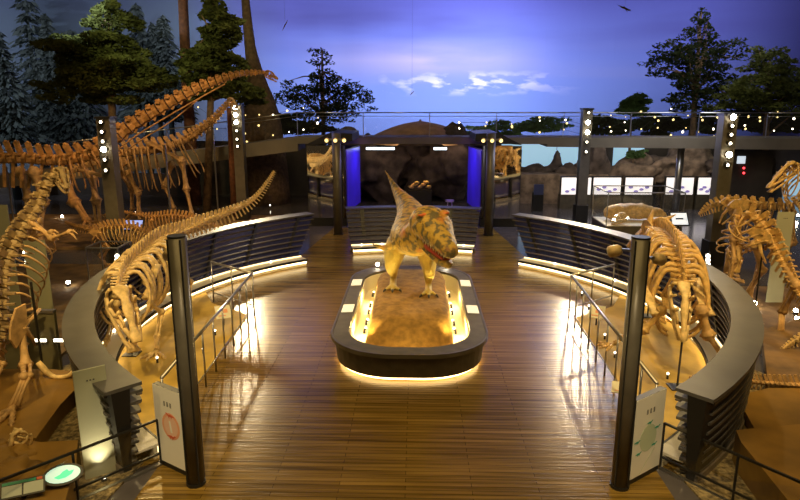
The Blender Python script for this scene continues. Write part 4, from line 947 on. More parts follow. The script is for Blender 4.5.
# glass case on the left
p = G(95, 292)
def case(x0, x1, y0, y1, z0, z1, label):
    t0 = thing('glass_case', label, 'display case', ((x0 + x1) / 2, (y0 + y1) / 2, 0), 'glass display cases')
    MB().box(((x0 + x1) / 2, (y0 + y1) / 2, z0 / 2), (x1 - x0, y1 - y0, z0)).build('plinth', 'rim', t0)
    MB().box(((x0 + x1) / 2, (y0 + y1) / 2, z0 + .01), (x1 - x0 - .06, y1 - y0 - .06, .02)).build('tray', 'cream', t0)
    for a_, b__ in (((x0, y0), (x1, y0)), ((x1, y0), (x1, y1)), ((x1, y1), (x0, y1)), ((x0, y1), (x0, y0))):
        MB().bar((*a_, z1), (*b__, z1), .035).build('frame_bar', 'steel', t0); MB().bar((*a_, z0), (*a_, z1), .03).build('frame_post', 'steel', t0)
        dd = Vector((b__[0] - a_[0], b__[1] - a_[1], 0)).normalized()
        MB().plate([(*a_, z0), (*b__, z0), (*b__, z1), (*a_, z1)], .006, (dd.y, -dd.x, 0)).build('pane', 'glass', t0)
    return t0
case(-8.6, -7.75, 16.2, 17.0, .35, 1.35, 'small glass case with a metal frame left of the ring')
case(6.55, 9.1, 21.4, 23.2, 1.0, 2.15, 'large glass case holding a tan fossil, right rear of the hall')
o = MB(); o.tube(cr([(6.75, 22.4, 1.2, .02), (7.0, 22.4, 1.3, .2), (7.5, 22.4, 1.36, .3), (8.0, 22.4, 1.36, .28), (8.5, 22.4, 1.32, .2), (8.95, 22.4, 1.22, .06)], 4), [.04, .1, .17, .22, .25, .28, .30, .30, .30, .29, .29, .28, .27, .25, .23, .2, .18, .16, .12, .08, .05], 14)
fo = o.build('fossil_block', 'bone', None, True); tag(fo, 'long tan fossil slab lying inside the large glass case', 'fossil')
remesh(fo, .04, 1, .12, .25)
t0 = thing('fossil_skull', 'tan fossil skull at the left end of the large glass case', 'skull', (6.9, 21.7, 1.02)); skull((7.2, 21.68, 1.3), (-1, -.3, -.25), (0, 0, 1), .5, .26, .36, t0, 'bone_pale', .1)
def tablet(px, py, y, w, h, label, m):
    c = D(px, py, y); t0 = thing('screen_stand', label, 'screen', (c.x, y, 0), 'small information screens')
    MB().tube([(c.x, y, 0), (c.x, y, c.z)], .03, 8).build('leg', 'black', t0); MB().box((c.x, y, .01), (.3, .3, .02)).build('base', 'black', t0)
    r = Matrix.Rotation(R(-38), 3, 'X'); s_ = MB().box((c.x, y - .02, c.z), (w + .08, .04, h + .08), rot=r).build('housing', 'black', t0)
    n = r @ Vector((0, -1, 0)); MB().box(Vector((c.x, y - .02, c.z)) + n * .023, (w, .006, h), rot=r).build('screen', m, s_)
    MB().box(Vector((c.x, y - .02, c.z)) + n * .028, (w * .5, .004, h * .14), rot=r).build('picture', 'navy', s_)
    return t0
tablet(134, 225, 19.8, .55, .32, 'glowing blue information screen between the two small orange skeletons', 'screen_blue')
tablet(679, 219, 20.6, .5, .42, 'glowing white information screen in front of the large glass case', 'screen_white')
# ================================================================ low oval lamp label and display in the lower left corner
def desk(px, py, z, label, oval):
    c = G(px, py, z); t0 = thing('caption_desk', label, 'caption desk', (c.x, c.y, 0))
    d = Vector((.9, .43, 0)).normalized(); n = Vector((.25, -.52, .82)).normalized(); u = n.cross(d).normalized(); d = u.cross(n)
    MB().tube([(c.x, c.y, .03), (c.x, c.y, c.z - .03)], .03, 8).build('stem', 'black', t0)
    if oval:
        o1 = [c + d * (.235 * math.cos(R(k))) + u * (.145 * math.sin(R(k))) for k in range(0, 360, 15)]; o2 = [c + n * .022 + d * (.20 * math.cos(R(k))) + u * (.115 * math.sin(R(k))) for k in range(0, 360, 15)]
        MB().plate(o1, .02, n).build('frame', 'black', t0); MB().plate(o2, .004, n).build('lit_face', 'oval_glow', t0)
        e = [(-.10, -.03), (-.05, -.06), (.03, -.055), (.10, -.02), (.13, .03), (.07, .025), (.05, .055), (.0, .03), (-.03, .0)]
        MB().plate([c + n * .029 + d * a_ + u * b__ for a_, b__ in e], .002, n).build('green_figure', 'green_glow', t0)
    else:
        q = lambda a_, b__, o=0: c + d * a_ + u * b__ + n * o
        MB().plate([q(-.24, -.11), q(.24, -.11), q(.24, .11), q(-.24, .11)], .02, n).build('frame', 'black', t0)
        MB().plate([q(-.22, -.09, .021), q(-.01, -.09, .021), q(-.01, .05, .021), q(-.22, .05, .021)], .003, n).plate([q(.01, -.09, .021), q(.22, -.09, .021), q(.22, .05, .021), q(.01, .05, .021)], .003, n).build('page', 'display_green', t0)
        MB().plate([q(-.22, .06, .021), q(.14, .06, .021), q(.14, .095, .021), q(-.22, .095, .021)], .003, n).build('heading', 'green_dark', t0)
        MB().plate([q(.15, .06, .021), q(.21, .06, .021), q(.21, .095, .021), q(.15, .095, .021)], .003, n).build('red_mark', 'red_dark', t0)
desk(63, 475, .52, 'oval lit caption plate with a green figure, lower left corner', True)
desk(23, 488, .52, 'dim rectangular caption display with two pages, lower left corner', False)
# ================================================================ caption boards and floor spotlights behind the railings
def board(px, py, z, w, h, label, m='paper', ang=0):
    c = G(px, py, z); t0 = thing('caption_board', label, 'caption board', (c.x, c.y, .03))
    MB().tube([(c.x, c.y, .03), (c.x, c.y, z)], .018, 8).build('stem', 'black', t0)
    r = Matrix.Rotation(R(ang), 3, 'Z') @ Matrix.Rotation(R(-52), 3, 'X'); b = MB().box(c, (w, .02, h), rot=r).build('plate', m, t0)
    n = r @ Vector((0, -1, 0)); v = r @ Vector((0, 0, 1)); x = r @ Vector((1, 0, 0))
    MB().box(c + n * .012 + v * h * .05 + x * w * .1, (w * .4, .003, h * .3), rot=r).box(c + n * .012 - v * h * .3 - x * w * .1, (w * .5, .003, h * .08), rot=r).build('print', 'red_print', b)
board(223, 312, .35, .34, .36, 'cream caption board behind the left railing', ang=25)
board(597, 312, .35, .34, .36, 'cream caption board behind the right railing', ang=-25)
board(622, 388, .3, .34, .22, 'white caption board just left of the near right pole', ang=-20)
def fspot(px, py, label, r=.022, m='bulb_dim', z=.03):
    c = G(px, py, z + .12); t = thing('floor_spotlight', label, 'spotlight', (c.x, c.y, z), 'small spotlights around the exhibits')
    MB().tube([(c.x, c.y, z), (c.x, c.y, z + .08)], r, 8).build('lamp_body', 'black', t); MB().ball((c.x, c.y, z + .11), r).build('bulb', m, t, True)
for k, (x, yy) in enumerate(((240, 287), (233, 300), (215, 330), (203, 348), (157, 357))): fspot(x, yy, ('furthest', 'second furthest', 'middle', 'second nearest', 'nearest')[k] + ' small floor spotlight behind the left railing')
for k, (x, yy) in enumerate(((582, 292), (589, 305), (605, 334), (615, 352), (668, 373))): fspot(x, yy, ('furthest', 'second furthest', 'middle', 'second nearest', 'nearest')[k] + ' small floor spotlight behind the right railing')
for x, yy, l, big in ((68, 282, 'bright spotlight on the floor beside the frosted panel left of the ring', 1), (25, 252, 'small spotlight below the tall brown skeleton neck', 1), (62, 216, 'bright spotlight below the orange long-necked skeleton', 1), (95, 214, 'small spotlight beside the dark lamp column on the left', 0), (135, 212, 'small spotlight above the low orange skeleton', 0),
                      (13, 225, 'spotlight near the left edge above the soil', 1), (754, 303, 'glaring spotlight right behind the right screen', 2), (796, 310, 'bright spotlight at the right edge, upper of a pair', 1), (797, 318, 'bright spotlight at the right edge, lower of a pair', 1), (304, 187, 'bright spotlight left of the left mirrored booth', 1), (270, 205, 'faint spotlight behind the left screen end', 0), (798, 215, 'bright lamp at the right edge next to the frosted panel', 1)):
    fspot(x, yy, l, .03 + .022 * big, 'bulb' if big else 'bulb_dim', .06)
# bright lamp clusters on the ring's board (three stacked white globes each side)
for s, px_, n_ in ((-1, 117, 'left'), (1, 708, 'right')):
    c = D(px_, 266, 15.9); t = thing('lamp_post', 'thin rod with stacked white globes behind the %s screen' % n_, 'lamp', (c.x, c.y, 0), 'rods with white globes')
    MB().tube([(c.x, c.y, 0), (c.x, c.y, D(px_, 252, 15.9).z)], .02, 6).build('rod', 'black', t)
    for yy in (256, 260, 264): MB().ball(D(px_, yy, 15.85), .055).build('globe', 'bulb_dim', t, True)
# ================================================================ gallery and ramp
t0 = thing('gallery_walkway', 'long raised gallery with a glass balustrade crossing the back of the hall', 'gallery', (6, 29.8, 0))
def deck(x0, x1, y, za, zb, th0=.5, th1=.5):
    rows = [[(x0, y, za - th0), (x0, y + 2, za - th0), (x0, y + 2, za), (x0, y, za)], [(x1, y, zb - th1), (x1, y + 2, zb - th1), (x1, y + 2, zb), (x1, y, zb)]]
    return MB().sweep(rows).build('deck', 'fascia', t0)
deck(-5.3, 6, 29.3, 3.55, 3.55, .3, .3); deck(6, 32, 29.3, 3.55, 3.5, .42, .62); deck(-32, -5.3, 29.3, .2, 3.55, .6, .62)
zr = lambda x: 3.55 if x > -5.3 else 3.55 + (x + 5.3) * (3.35 / 26.7)
xs = [-29.3 + 3 * k for k in range(21)]
for a, b in zip(xs[:-1], xs[1:]):
    MB().bar((a, 29.35, zr(a)), (a, 29.35, zr(a) + 1.08), .035).build('post', 'steel', t0)
    MB().plate([(a + .04, 29.36, zr(a) + .08), (b - .04, 29.36, zr(b) + .08), (b - .04, 29.36, zr(b) + .86), (a + .04, 29.36, zr(a) + .86)], .01, (0, 1, 0)).build('glass_panel', 'glass', t0)
    MB().tube([(a, 29.33, zr(a) + 1.09), (b, 29.33, zr(b) + 1.09)], .028, 6).build('handrail', 'rail', t0, True)
    if a > -9: MB().tube([(a, 29.33, zr(a) + .93), (b, 29.33, zr(b) + .93)], .014, 6).build('rail_rod', 'steel', t0, True)
for x in (14.2, 22): MB().tube([(x, 30.3, 0), (x, 30.3, 3.2)], .22, 16).build('pillar', 'wall_dark', t0, True)
MB().tube([(12.3, 30.0, 0), (12.3, 30.0, 3.2)], .16, 12).build('pillar', 'steel', t0, True)
for x0_, x1_ in ((-2.2, -.9), (.9, 1.5)):
    h_ = MB().box(((x0_ + x1_) / 2, 29.6, 3.02), (x1_ - x0_, .16, .1)).build('strip_light', 'tube', t0)
# tan tent roof beyond the gallery
tt = MB(); tt.tube(cr([(.3, 34.5, 3.0, 0), (.3, 34.5, 3.3, 0), (.3, 34.5, 3.6, 0), (.3, 34.5, 3.9, 0), (.3, 34.5, 4.12, 0)], 3)[:], [2.9, 2.8, 2.7, 2.6, 2.45, 2.25, 2.0, 1.75, 1.5, 1.2, .85, .45, .06], 20)
t1 = thing('tent_roof', 'shallow tan tent roof rising beyond the gallery at the centre', 'tent roof', (0, 34.5, 0))
tt.build('canvas', 'tan_roof', t1, True); MB().tube([(.3, 34.5, 0), (.3, 34.5, 4.2)], .06, 8).build('pole', 'trunk', t1, True)
# added glowing dots on cords, standing in for lamp reflections in the gallery glass
def glints(x0, x1, y, z0, z1, n, label, seed):
    rr = random.Random(seed); t = thing('glass_glints', label, 'lamp reflections', ((x0 + x1) / 2, y, z0), 'strings for lamp reflections in the gallery glass')
    for row in range(3):
        pts = []; m = n // 3
        for k in range(m + 1):
            q = k / m; pts.append((x0 + (x1 - x0) * q, y + rr.uniform(-.3, .3), z0 + (z1 - z0) * (row / 2) + rr.uniform(-.3, .3)))
        MB().tube(pts, .008, 4).build('glint_cord', 'black', t)
        for p in pts[:-1]: MB().ball(p, rr.choice((.03, .04, .055)), n=6, m=4).build('bulb', 'bulb_y' if rr.random() < .7 else 'bulb_dim', t)
glints(9.5, 21, 31.7, 3.7, 4.5, 48, 'strings added for lamp reflections in the gallery glass, right', 3)
glints(-10.5, -4, 31.7, 3.0, 4.6, 27, 'strings added for lamp reflections in the gallery glass, left', 4)
glints(2.2, 8.6, 31.7, 3.7, 4.2, 15, 'strings added for lamp reflections in the gallery glass, right of the tent roof', 5)
# ================================================================ under the gallery, right: dioramas and backlit panels
for k, (a, b) in enumerate(((562, 592), (594, 622), (626, 654), (667, 695), (699, 716), (728, 741))):
    p, q = D(a, 195, 30.9), D(b, 178, 31.0)
    t = thing('backlit_panel', ('first', 'second', 'third', 'fourth', 'fifth', 'sixth, dimmest')[k] + ' glowing white picture panel from the left under the gallery', 'backlit panel', ((p.x + q.x) / 2, 31.1, 0), 'backlit panels under the gallery')
    MB().box(((p.x + q.x) / 2, 31.3, .35), (q.x - p.x + .1, .5, .7)).build('counter', 'rim', t)
    MB().box(((p.x + q.x) / 2, 31.2, (p.z + q.z) / 2), (q.x - p.x + .12, .16, q.z - p.z + .12)).build('frame', 'black', t)
    g_ = MB().box(((p.x + q.x) / 2, 31.11, (p.z + q.z) / 2), (q.x - p.x, .03, q.z - p.z)).build('lit_face', 'box_light' if k < 5 else 'screen_blue', t)
    e = MB()
    for j in range(4):
        cx = p.x + (q.x - p.x) * (.2 + .2 * j); e.ball((cx, 31.085, p.z + .15 + .1 * ((j * 7 + k) % 3)), .09, (1.3, .15, .8), 8, 5)
    e.build('picture', 'purple_print', t)
for a, b, c_, d_, l in ((500, 580, 140, 167, 'pale blue sky picture behind the dark rocks, right of the booths'), (612, 645, 146, 178, 'blue sky picture between the boulders under the gallery'), (783, 830, 172, 202, 'pale blue glowing wall picture at the right edge')):
    p, q = D(a, d_, 36.1), D(b, c_, 36.1)
    tag(MB().box(((p.x + q.x) / 2, 36.2, (p.z + q.z) / 2), (q.x - p.x, .08, q.z - p.z)).build('sky_picture', 'sky_panel'), l, 'picture')
def rocks(lst, m, label, nm='rock', seed=1):
    mb = MB()
    for px_, py_, y_, r, sz in lst:
        p = D(px_, py_, y_); mb.ball(p, r, sz, 16, 10, .9)
    p = D(lst[0][0], lst[0][1], lst[0][2])
    o = mb.build(nm, m, None, True); remesh(o, .12, 1, .35, .8); tag(o, label, nm.replace('_', ' '))
    return o
rocks([(640, 172, 34, 1.1, (1.6, 1, .75)), (622, 176, 34, .8, (1.2, 1, .7))], 'rock_pale', 'pale rounded boulder under the gallery behind the backlit panels')
rocks([(680, 168, 34, 1.3, (1.5, 1, .8)), (700, 172, 34, 1.1, (1.3, 1, .8))], 'rock_pale', 'broad grey boulder right of the thin gallery pillar')
rocks([(735, 172, 31.8, 1.2, (1.2, .8, 1.1)), (750, 180, 31.8, 1.1, (1, .8, 1)), (722, 186, 31.8, .8, (1, .8, .8))], 'rock', 'tall dark boulder behind the glaring lamp column')
rocks([(598, 165, 33.5, .8, (.8, .8, 1.3)), (585, 172, 33.5, .7, (1, .8, .8))], 'rock', 'narrow dark rock beside the slim lamp column')
rocks([(557, 163, 34.5, .55, (.55, .5, 1.5)), (540, 172, 34.5, .8, (1.6, .6, .5)), (574, 176, 33.5, .8, (1.3, .6, .7))], 'rock', 'dark pillar-shaped rock in front of the pale blue picture')
tag(MB().box((7.6, 33.4, .75), (4.6, 1.2, 1.5)).build('sandy_block', 'rock_pale'), 'low pinkish sand-coloured block right of the right booth', 'sandy block')
mb = MB(); 
t = thing('dark_kiosk', 'small dark blue kiosk under the gallery right of the booths', 'kiosk', (*D(538, 190, 30.5)[:2], 0)); p = D(538, 190, 30.5)
MB().box((p.x, p.y, .45), (.5, .3, .9)).build('body', 'black', t); MB().box((p.x, p.y - .16, 1.05), (.46, .06, .5)).build('screen', 'navy', t)
t = thing('floor_light_box', 'small pale green glowing floor box right of the right booth', 'light box', G(531, 203)); p = G(531, 203)
MB().box((p.x, p.y, .06), (.5, .14, .12)).build('case', 'black', t); MB().box((p.x, p.y - .01, .125), (.44, .12, .02)).build('lit_face', 'oval_glow', t)
# exit lamp and two red indicator lights on a dark cabinet
t = thing('dark_cabinet', 'dark cabinet with a lit white sign and red lights behind the hollow-eyed skull', 'cabinet', (*D(738, 200, 30.2)[:2], 0)); p = D(742, 160, 30.2)
MB().box((p.x + .5, 30.5, 1.45), (2.0, .4, 2.9)).build('body', 'wall_dark', t); MB().box((p.x, 30.27, p.z), (.36, .06, .34)).build('lit_sign', 'screen_white', t)
for yy in (168, 173): MB().ball(D(732 + 1, yy, 30.25) + Vector((.5, 0, 0)), .05).build('indicator_light', 'red_led', t)
# centre cave behind the model
rocks([(370, 170, 33.6, 1.6, (1.1, .7, .9)), (352, 160, 33.6, 1.2, (.9, .6, 1.2)), (388, 165, 34, 1.2, (1.1, .6, 1.1))], 'rock', 'dark rock mass under the gallery left of the tail')
rocks([(440, 170, 33.8, 1.3, (1.2, .7, 1)), (460, 158, 33.4, 1.3, (.9, .7, 1.3)), (420, 158, 34.4, 1.1, (1.1, .5, 1))], 'rock', 'dark rock mass under the gallery right of the tail')
t = thing('lit_display', 'small yellow-lit display on a dark stand right of the tail', 'display', (*D(420, 190, 30)[:2], 0)); p = D(420, 186, 30)
MB().box((p.x, 30, p.z / 2 - .1), (1.1, .5, p.z - .2)).build('stand', 'black', t)
e = MB()
for k in range(7): e.ball((p.x - .42 + .14 * k, 29.9 + .05 * (k % 2), p.z - .02 + .10 * (k % 3)), .11, (1.2, .7, .7), 8, 5, .8)
e.build('fossil_pieces', 'bulb_y' if False else 'bone', t, True); lamp('SPOT', (p.x, 29.2, p.z + 1.3), 60, (1, .7, .2), (p.x, 29.95, p.z), .05, 50)
t = thing('stool', 'pinkish stool standing by the dark rocks at the centre back', 'stool', (*D(450, 198, 29.0)[:2], 0)); p = D(450, 190, 29.0); x = p.x
MB().tube([(x, 29, .66), (x, 29, .74)], .2, 14).build('seat', 'stool', t)
for a in (45, 135, 225, 315): MB().tube([(x + .12 * math.cos(R(a)), 29 + .12 * math.sin(R(a)), .67), (x + .2 * math.cos(R(a)), 29 + .2 * math.sin(R(a)), 0)], .02, 6).build('leg', 'stool', t)
for s in (-1, 1):      # white racks beside the back screen
    x = s * 2.25; t = thing('leaflet_rack', 'small pale leaflet rack beside the %s booth' % ('left' if s < 0 else 'right'), 'rack', (x, 25.2, 0), 'leaflet racks')
    for k in range(3): MB().box((x + (k - 1) * .17, 25.2, .85), (.13, .03, .3), rot=Matrix.Rotation(R(-25), 3, 'X')).build('leaflet', 'fascia', t)
    MB().bar((x - .25, 25.25, 0), (x - .25, 25.25, 1), .03).build('leg', 'steel', t); MB().bar((x + .25, 25.25, 0), (x + .25, 25.25, 1), .03).build('leg', 'steel', t); MB().bar((x - .25, 25.25, .7), (x + .25, 25.25, .7), .03).build('shelf', 'steel', t)
# ================================================================ trees
def leaves(mb, c, rad, n, s, rr, droop=0):
    for _ in range(n):
        while True:
            q = Vector((rr.uniform(-1, 1), rr.uniform(-1, 1), rr.uniform(-1, 1)))
            if q.length < 1: break
        q = q.normalized() * (q.length ** .5); p = Vector(c) + Vector((q.x * rad[0], q.y * rad[1], q.z * rad[2]))
        a = Vector((rr.uniform(-1, 1), rr.uniform(-1, 1), rr.uniform(-.5, .5) - droop)).normalized(); b = a.cross(Vector((rr.uniform(-1, 1), rr.uniform(-1, 1), rr.uniform(-1, 1)))).normalized()
        k = s * rr.uniform(.6, 1.3); mb.add([p - a * k, p + b * k * .45, p + a * k, p - b * k * .45], [(0, 1, 2, 3)])
def tree(label, px, py0, y, z0, r0, crown, m, leaf_s, seed, tm='trunk', group='trees around the painted sky', r1=None, pxt=None, pyt=None, branches=True, dens=1, nm='broadleaf_tree'):
    """crown: list of (px, py, rx px, ry px, n)"""
    rr = random.Random(seed); base = D(px, py0, y); t = thing(nm, label, 'tree', (base.x, y, z0), group)
    top = D(pxt if pxt is not None else px, pyt if pyt is not None else crown[0][1], y); base = Vector((base.x, y, z0))
    MB().tube([base, base.lerp(top, .5), top], [r0, r0 * .75, (r1 or r0 * .3)], 9).build('trunk', tm, t, True)
    k = y / F_PX; f = MB(); br = MB(); nb = 0
    for cx, cy, rx, ry, n in crown:
        c = D(cx, cy, y); 
        leaves(f, c, (rx * k * .75, rx * k * .5, ry * k * .7), int(n * dens * 1.1), leaf_s, rr)
        for _ in range(9):
            an = rr.uniform(0, 2 * PI); ra = rr.uniform(.35, 1.0); e = c + Vector((math.cos(an) * ra * rx * k, rr.uniform(-.6, .6) * rx * k, math.sin(an) * ra * ry * k))
            leaves(f, e, (rx * k * .36, rx * k * .36, ry * k * .20), int(n * dens * .14), leaf_s, rr)
        if branches:
            for _ in range(3):
                q = base.lerp(top, rr.uniform(.45, .9)); e = c + Vector((rr.uniform(-.7, .7) * rx * k, rr.uniform(-.5, .5), rr.uniform(-.5, .8) * ry * k)); br.tube([q, q.lerp(e, .5) + Vector((0, 0, .15)), e], [r0 * .35, r0 * .2, .015], 5); nb += 1
    if nb: br.build('branches', tm, t, True)
    f.build('foliage', m, t)
def conifer(label, px, top, bot, y, w, m, seed, group='misty conifers in front of the painted sky', n=14, z0=0):
    rr = random.Random(seed); a = D(px, top, y); b = D(px, bot, y); t = thing('conifer_tree', label, 'tree', (a.x, y, z0), group)
    MB().tube([(a.x, y, z0), (a.x, y, a.z)], [.22, .03], 7).build('trunk', m, t, True); f = MB(); h = a.z - b.z
    for i in range(n):
        q = (i + .6) / n; z = a.z - h * q; r = w * (.12 + .88 * q) * rr.uniform(.85, 1.12)
        for j in range(int(40 + 110 * q)):
            an = rr.uniform(0, 2 * PI); ra = r * rr.uniform(.15, 1) ; p = Vector((a.x + ra * math.cos(an), y + .5 * ra * math.sin(an), z - .28 * ra + rr.uniform(-.2, .2)))
            d = Vector((math.cos(an), math.sin(an), -.6 + rr.uniform(-.3, .3))).normalized(); e = d.cross(Vector((rr.uniform(-1, 1), rr.uniform(-1, 1), 1))).normalized(); s = rr.uniform(.16, .34)
            f.add([p - d * s, p + e * s * .4, p + d * s, p - e * s * .4], [(0, 1, 2, 3)])
    f.build('foliage', m, t)
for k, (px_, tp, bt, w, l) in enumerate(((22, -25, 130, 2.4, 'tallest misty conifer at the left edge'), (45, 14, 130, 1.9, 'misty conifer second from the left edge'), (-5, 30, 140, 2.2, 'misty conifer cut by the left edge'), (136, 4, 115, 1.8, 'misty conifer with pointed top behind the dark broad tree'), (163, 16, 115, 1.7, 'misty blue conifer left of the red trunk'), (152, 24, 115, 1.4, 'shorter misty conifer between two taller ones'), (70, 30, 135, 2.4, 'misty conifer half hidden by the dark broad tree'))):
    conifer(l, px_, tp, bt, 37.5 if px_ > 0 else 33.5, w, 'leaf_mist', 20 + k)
tree('large dark green tree over the orange long neck, left', 113, 190, 28.8, 0, .22, [(108, 20, 24, 22, 900), (104, 50, 46, 26, 2600), (100, 78, 52, 24, 2800), (135, 72, 30, 22, 1200), (75, 60, 26, 22, 900), (60, 92, 22, 16, 400)], 'leaf', .12, 31, pxt=108, pyt=-10)
t = thing('tree_trunk', 'straight reddish bare trunk rising out of the picture, left', 'tree trunk', (D(190, 190, 32).x, 32, 0), 'bare trunks'); MB().tube([(D(192, 150, 32).x, 32, 0), D(187, 90, 32), D(182, -20, 32)], [.3, .26, .22], 12).build('bark', 'trunk_red', t, True)
t = thing('tree_trunk', 'huge grey trunk flaring out to a buttress beside the orange skeleton head', 'tree trunk', (D(262, 190, 33).x, 33, 0), 'bare trunks')
MB().tube(cr([(*D(264, 150, 33)[:2], 0), D(262, 125, 33), D(257, 85, 33), D(250, 45, 33), D(244, -15, 33)], 4), [1.3, 1.25, 1.2, 1.1, 1.0, .9, .8, .68, .55, .45, .38, .32, .27, .25, .22, .2, .19], 14).build('bark', 'trunk', t, True)
t = thing('tree_trunk', 'thin brown trunk just left of the slim lamp column', 'tree trunk', (D(231, 190, 28).x, 28, 0), 'bare trunks'); MB().tube([(D(231, 150, 28).x, 28, 0), D(230, 108, 28)], [.17, .14], 10).build('bark', 'trunk_red', t, True)
tree('bushy green tree in front of the huge grey trunk', 205, 190, 28.7, 0, .2, [(215, 10, 16, 16, 450), (222, 35, 26, 18, 1100), (208, 58, 26, 20, 1300), (232, 70, 24, 20, 1000), (205, 88, 24, 16, 800), (240, 92, 26, 14, 700), (190, 70, 14, 20, 500)], 'leaf', .13, 32, pxt=214, pyt=0)
tree('isolated slender tree with sparse leaves against the blue sky', 323, 140, 36, 0, .16, [(321, 58, 12, 12, 110), (324, 78, 20, 13, 300), (300, 95, 22, 14, 330), (325, 100, 28, 16, 520), (350, 100, 24, 15, 330), (352, 88, 14, 9, 110), (290, 90, 14, 12, 120), (322, 116, 34, 10, 400)], 'leaf_dark', .10, 33, pxt=322, pyt=50)
tree('big dark spreading tree at the right against the night sky', 694, 140, 35.5, 0, .2, [(702, 16, 9, 11, 90), (702, 34, 18, 14, 300), (672, 52, 20, 14, 300), (660, 66, 17, 11, 180), (695, 58, 30, 18, 900), (730, 50, 22, 14, 260), (700, 84, 30, 18, 900), (690, 100, 28, 12, 500)], 'leaf_dark', .10, 34, pxt=701, pyt=12)
tree('broad dark tree mass at the right edge', 770, 140, 35, 0, .2, [(770, 62, 24, 16, 700), (760, 88, 38, 20, 1600), (800, 85, 30, 24, 1200), (740, 100, 34, 14, 900), (790, 108, 34, 12, 800)], 'leaf', .11, 35, pxt=770, pyt=60)
tree('small round green tree beyond the gallery, right of centre', 632, 140, 35, 0, .1, [(632, 106, 15, 11, 600)], 'leaf_green', .16, 36, pxt=632, pyt=98, branches=False)
tree('dim bush beyond the gallery left of the slender tree', 268, 140, 35, 0, .1, [(272, 122, 30, 9, 700), (305, 128, 28, 8, 500)], 'leaf_dark', .17, 37, pxt=268, pyt=120, branches=False, nm='bush')
tree('low bush beyond the gallery right of the tent roof', 515, 140, 37.4, 0, .1, [(500, 130, 30, 8, 500), (540, 126, 34, 8, 700)], 'leaf_green', .15, 38, pxt=515, pyt=126, branches=False, nm='bush')
tree('long dark hedge beyond the gallery at the right', 690, 140, 37.6, 0, .1, [(610, 126, 34, 9, 600), (660, 124, 40, 10, 900), (720, 122, 44, 11, 1000), (780, 122, 40, 12, 900)], 'leaf_dark', .18, 39, pxt=690, pyt=124, branches=False, nm='bush')
tree('small yellow green bush on the boulder under the gallery', 632, 165, 33.2, 1.5, .06, [(635, 154, 11, 5, 220)], 'leaf_green', .12, 40, pxt=634, pyt=155, branches=False, nm='bush')
# ================================================================ flying reptiles
def flyer(px, py, y, sp, tilt, label):
    c = D(px, py, y); t = thing('flying_reptile_model', label, 'flying reptile model', c, 'hanging flying reptiles')
    d = Vector((.5, -.3, tilt)).normalized(); w = Vector((math.cos(tilt + .6), .2, math.sin(tilt + .6))).normalized()
    MB().tube([c - d * sp * .18, c, c + d * sp * .12, c + d * sp * .32], [.01, sp * .05, sp * .035, .006], 6).build('body', 'trunk', t, True)
    for k in (-1, 1):
        e = c + w * k * sp * .5; MB().plate([c + d * sp * .08, c + w * k * sp * .25 + d * sp * .12, e - d * sp * .03, c + w * k * sp * .2 - d * sp * .05, c - d * sp * .08], .02, w.cross(d)).build('wing', 'trunk', t)
    MB().tube([c, c + Vector((0, 0, 8))], .004, 4).build('wire', 'black', t)
flyer(285, 25, 33, .6, .5, 'tiny brown flying reptile hanging above the slender tree')
flyer(625, 8, 33, .75, -.9, 'dark flying reptile hanging near the top right of the sky')
flyer(412, 93, 33, .3, .2, 'smallest flying reptile hanging low above the gallery centre')
# ================================================================ light
W = bpy.data.worlds.new('world'); bpy.context.scene.world = W; W.use_nodes = True
W.node_tree.nodes['Background'].inputs[0].default_value = (.10, .07, .04, 1); W.node_tree.nodes['Background'].inputs[1].default_value = .35
# unseen wash lights added high up to brighten the painted sky
for x, yy, pw in ((-24, 30, 500), (-9, 37, 900), (3, 38, 1700), (15, 36, 1100), (27, 28, 300)):
    lamp('AREA', (x, yy - 3, 14.5), pw * .88, (.80, .82, 1), (x * 1.1, yy + 9, 6), sx=9, sy=3).data.spread = R(95)
# far high spots that streak on the glossy floor
for x in (-7.45, 7.2): lamp('SPOT', (x, 26.95, 4.75), 3200, (1, .80, .48), (x * .5, 13.0, 0), .17, 50, .8)
# exhibit spots
def sp_(loc, tgt, pw, ang=45, col=(1, .70, .26), size=.12): lamp('SPOT', loc, pw, col, tgt, size, ang, .7)
sp_((-6.5, 6.5, 8.5), (-5.0, 13.0, 1), 2100, 50); sp_((-9.0, 20.0, 6.2), (-5.3, 14.5, 1), 700, 60)
sp_((6.5, 6.5, 8.5), (5.0, 13.0, 1), 2100, 50); sp_((9.0, 20.0, 6.2), (5.3, 14.5, 1), 700, 60)
sp_((-2.2, 6.0, 8.5), (0, 14.2, 1.6), 1150, 30); sp_((3.2, 18.8, 8.5), (0, 15.5, 1.6), 500, 36)
sp_((-9.5, 8.0, 8), (-8, 11.5, 1.5), 330, 60, (1, .62, .26)); sp_((10.5, 9, 8), (9, 13.5, 1), 1100, 65, (1, .62, .26))
sp_((-7, 17, 9), (-9.5, 23, 3), 1500, 65, (1, .60, .28)); sp_((9.5, 13, 8), (9.5, 18.5, 2), 900, 60)
sp_((-9.3, 16.5, 3.2), (-8.5, 19.5, 1), 180, 70); sp_((-5.5, 18.0, 6.5), (-7.5, 21.3, 1), 300, 60)
sp_((-5, 24, 10), (-7, 30, 7), 700, 90, (1, .85, .5)); sp_((-11, 24, 9), (-11, 29, 7.5), 700, 80, (.9, .9, .5))
for s in (-1, 1):
    lamp('POINT', (s * 1.02, 12.9, .48), 45, (1, .74, .26), size=.06); lamp('POINT', (s * 1.02, 15.0, .48), 32, (1, .74, .26), size=.06)
lamp('POINT', (0, 11.6, .45), 5, (1, .74, .26), size=.06)
for s in (-1, 1): sp_((s * 1.0, 11.9, .45), (s * .15, 14.4, 1.6), 130, 50, (1, .72, .22), .05)
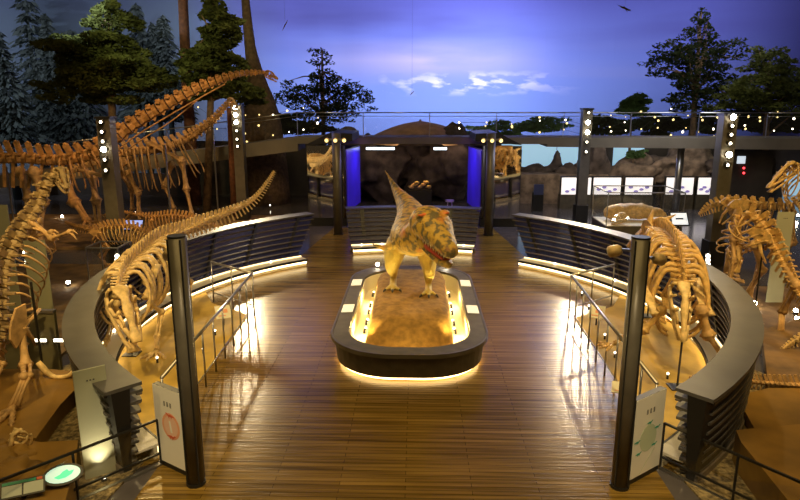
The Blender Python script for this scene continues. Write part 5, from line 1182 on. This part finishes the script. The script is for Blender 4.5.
sp_((-1.6, 2.5, 7.5), (-3.3, 8.0, .6), 1700, 20, (1, .78, .45)); sp_((1.6, 2.5, 7.5), (3.3, 8.1, .6), 1700, 20, (1, .78, .45))  # unseen spots added to brighten the two sign faces
sp_((-14, 22, 9), (-12, 27.5, 0), 900, 80, (1, .6, .22)); sp_((-4, 20, 9), (-6, 25.5, 0), 500, 60, (1, .6, .22)); sp_((8.5, 4, 8), (7.2, 8.5, .3), 400, 60, (1, .6, .22))  # left pair is unseen, added to warm the dark soil
for s in (-1, 1): sp_((s * 1.8, 20.5, 6.5), (s * 3.1, 24.6, 1.8), 150, 40, (1, .72, .36))
sp_((-26, 24, 8), (-22, 38, 7), 3600, 80, (.8, .9, 1)); sp_((-14, 26, 10), (-15, 38, 7), 1900, 80, (.8, .9, 1))  # unseen spots added to lift the misty left side
lamp('AREA', (0, 26.2, 3.6), 40, (.3, .3, 1), (0, 25.0, 0), sx=4, sy=1.5); lamp('AREA', (7, 25, 5), 90, (.35, .38, 1), (5.6, 23, 0), sx=4, sy=2); lamp('AREA', (-4.6, 25, 5), 20, (.35, .38, 1), (-4.6, 23, 0), sx=2, sy=2)  # bluish fill added on the floor behind the screens, no fixtures
sp_((-7, 4, 8), (-5.3, 8.3, 0), 380, 50)  # unseen spot added to brighten the left gravel
sp_((0, 11, 12), (0, 18, 0), 1100, 62)  # unseen overhead spot added to warm the middle floor
for s in (-1, 1): sp_((s * 9.3, 20.0, 3.6), (s * 6.3, 16.8, 1.4), 420, 30, (1, .82, .55), .1)
# violet light around the back screen
for s in (-1, 1): lamp('AREA', (s * 1.7, 27.9, 2.7), 28, (.25, .14, 1), (s * 2.6, 28, 2.2), sx=.5, sy=1.5)
# unseen fill added: warm overhead, cooler around the gallery
lamp('AREA', (0, 6, 13), 950, (1, .70, .26), (0, 13, 0), sx=12, sy=8)
lamp('AREA', (9.5, 26, 6.5), 420, (.85, .9, 1), (10.5, 25, 0), sx=9, sy=2)
lamp('AREA', (10, 30.6, 2.85), 130, (1, .85, .72), (10, 34.5, 1.6), sx=9, sy=.6)
lamp('AREA', (0, 31.8, 2.9), 22, (1, .7, .5), (0, 34, 1.2), sx=5, sy=.5)
sp_((0, 31, 7.5), (0, 34.5, 4), 160, 70, (1, .7, .4)); sp_((14, 31, 9), (16, 36, 5), 500, 80, (.9, .85, .6))
s = bpy.context.scene; s.view_settings.view_transform = 'Standard'; s.view_settings.look = 'None'; s.view_settings.gamma = 1; s.view_settings.exposure = 0; s.view_settings.use_curve_mapping = False
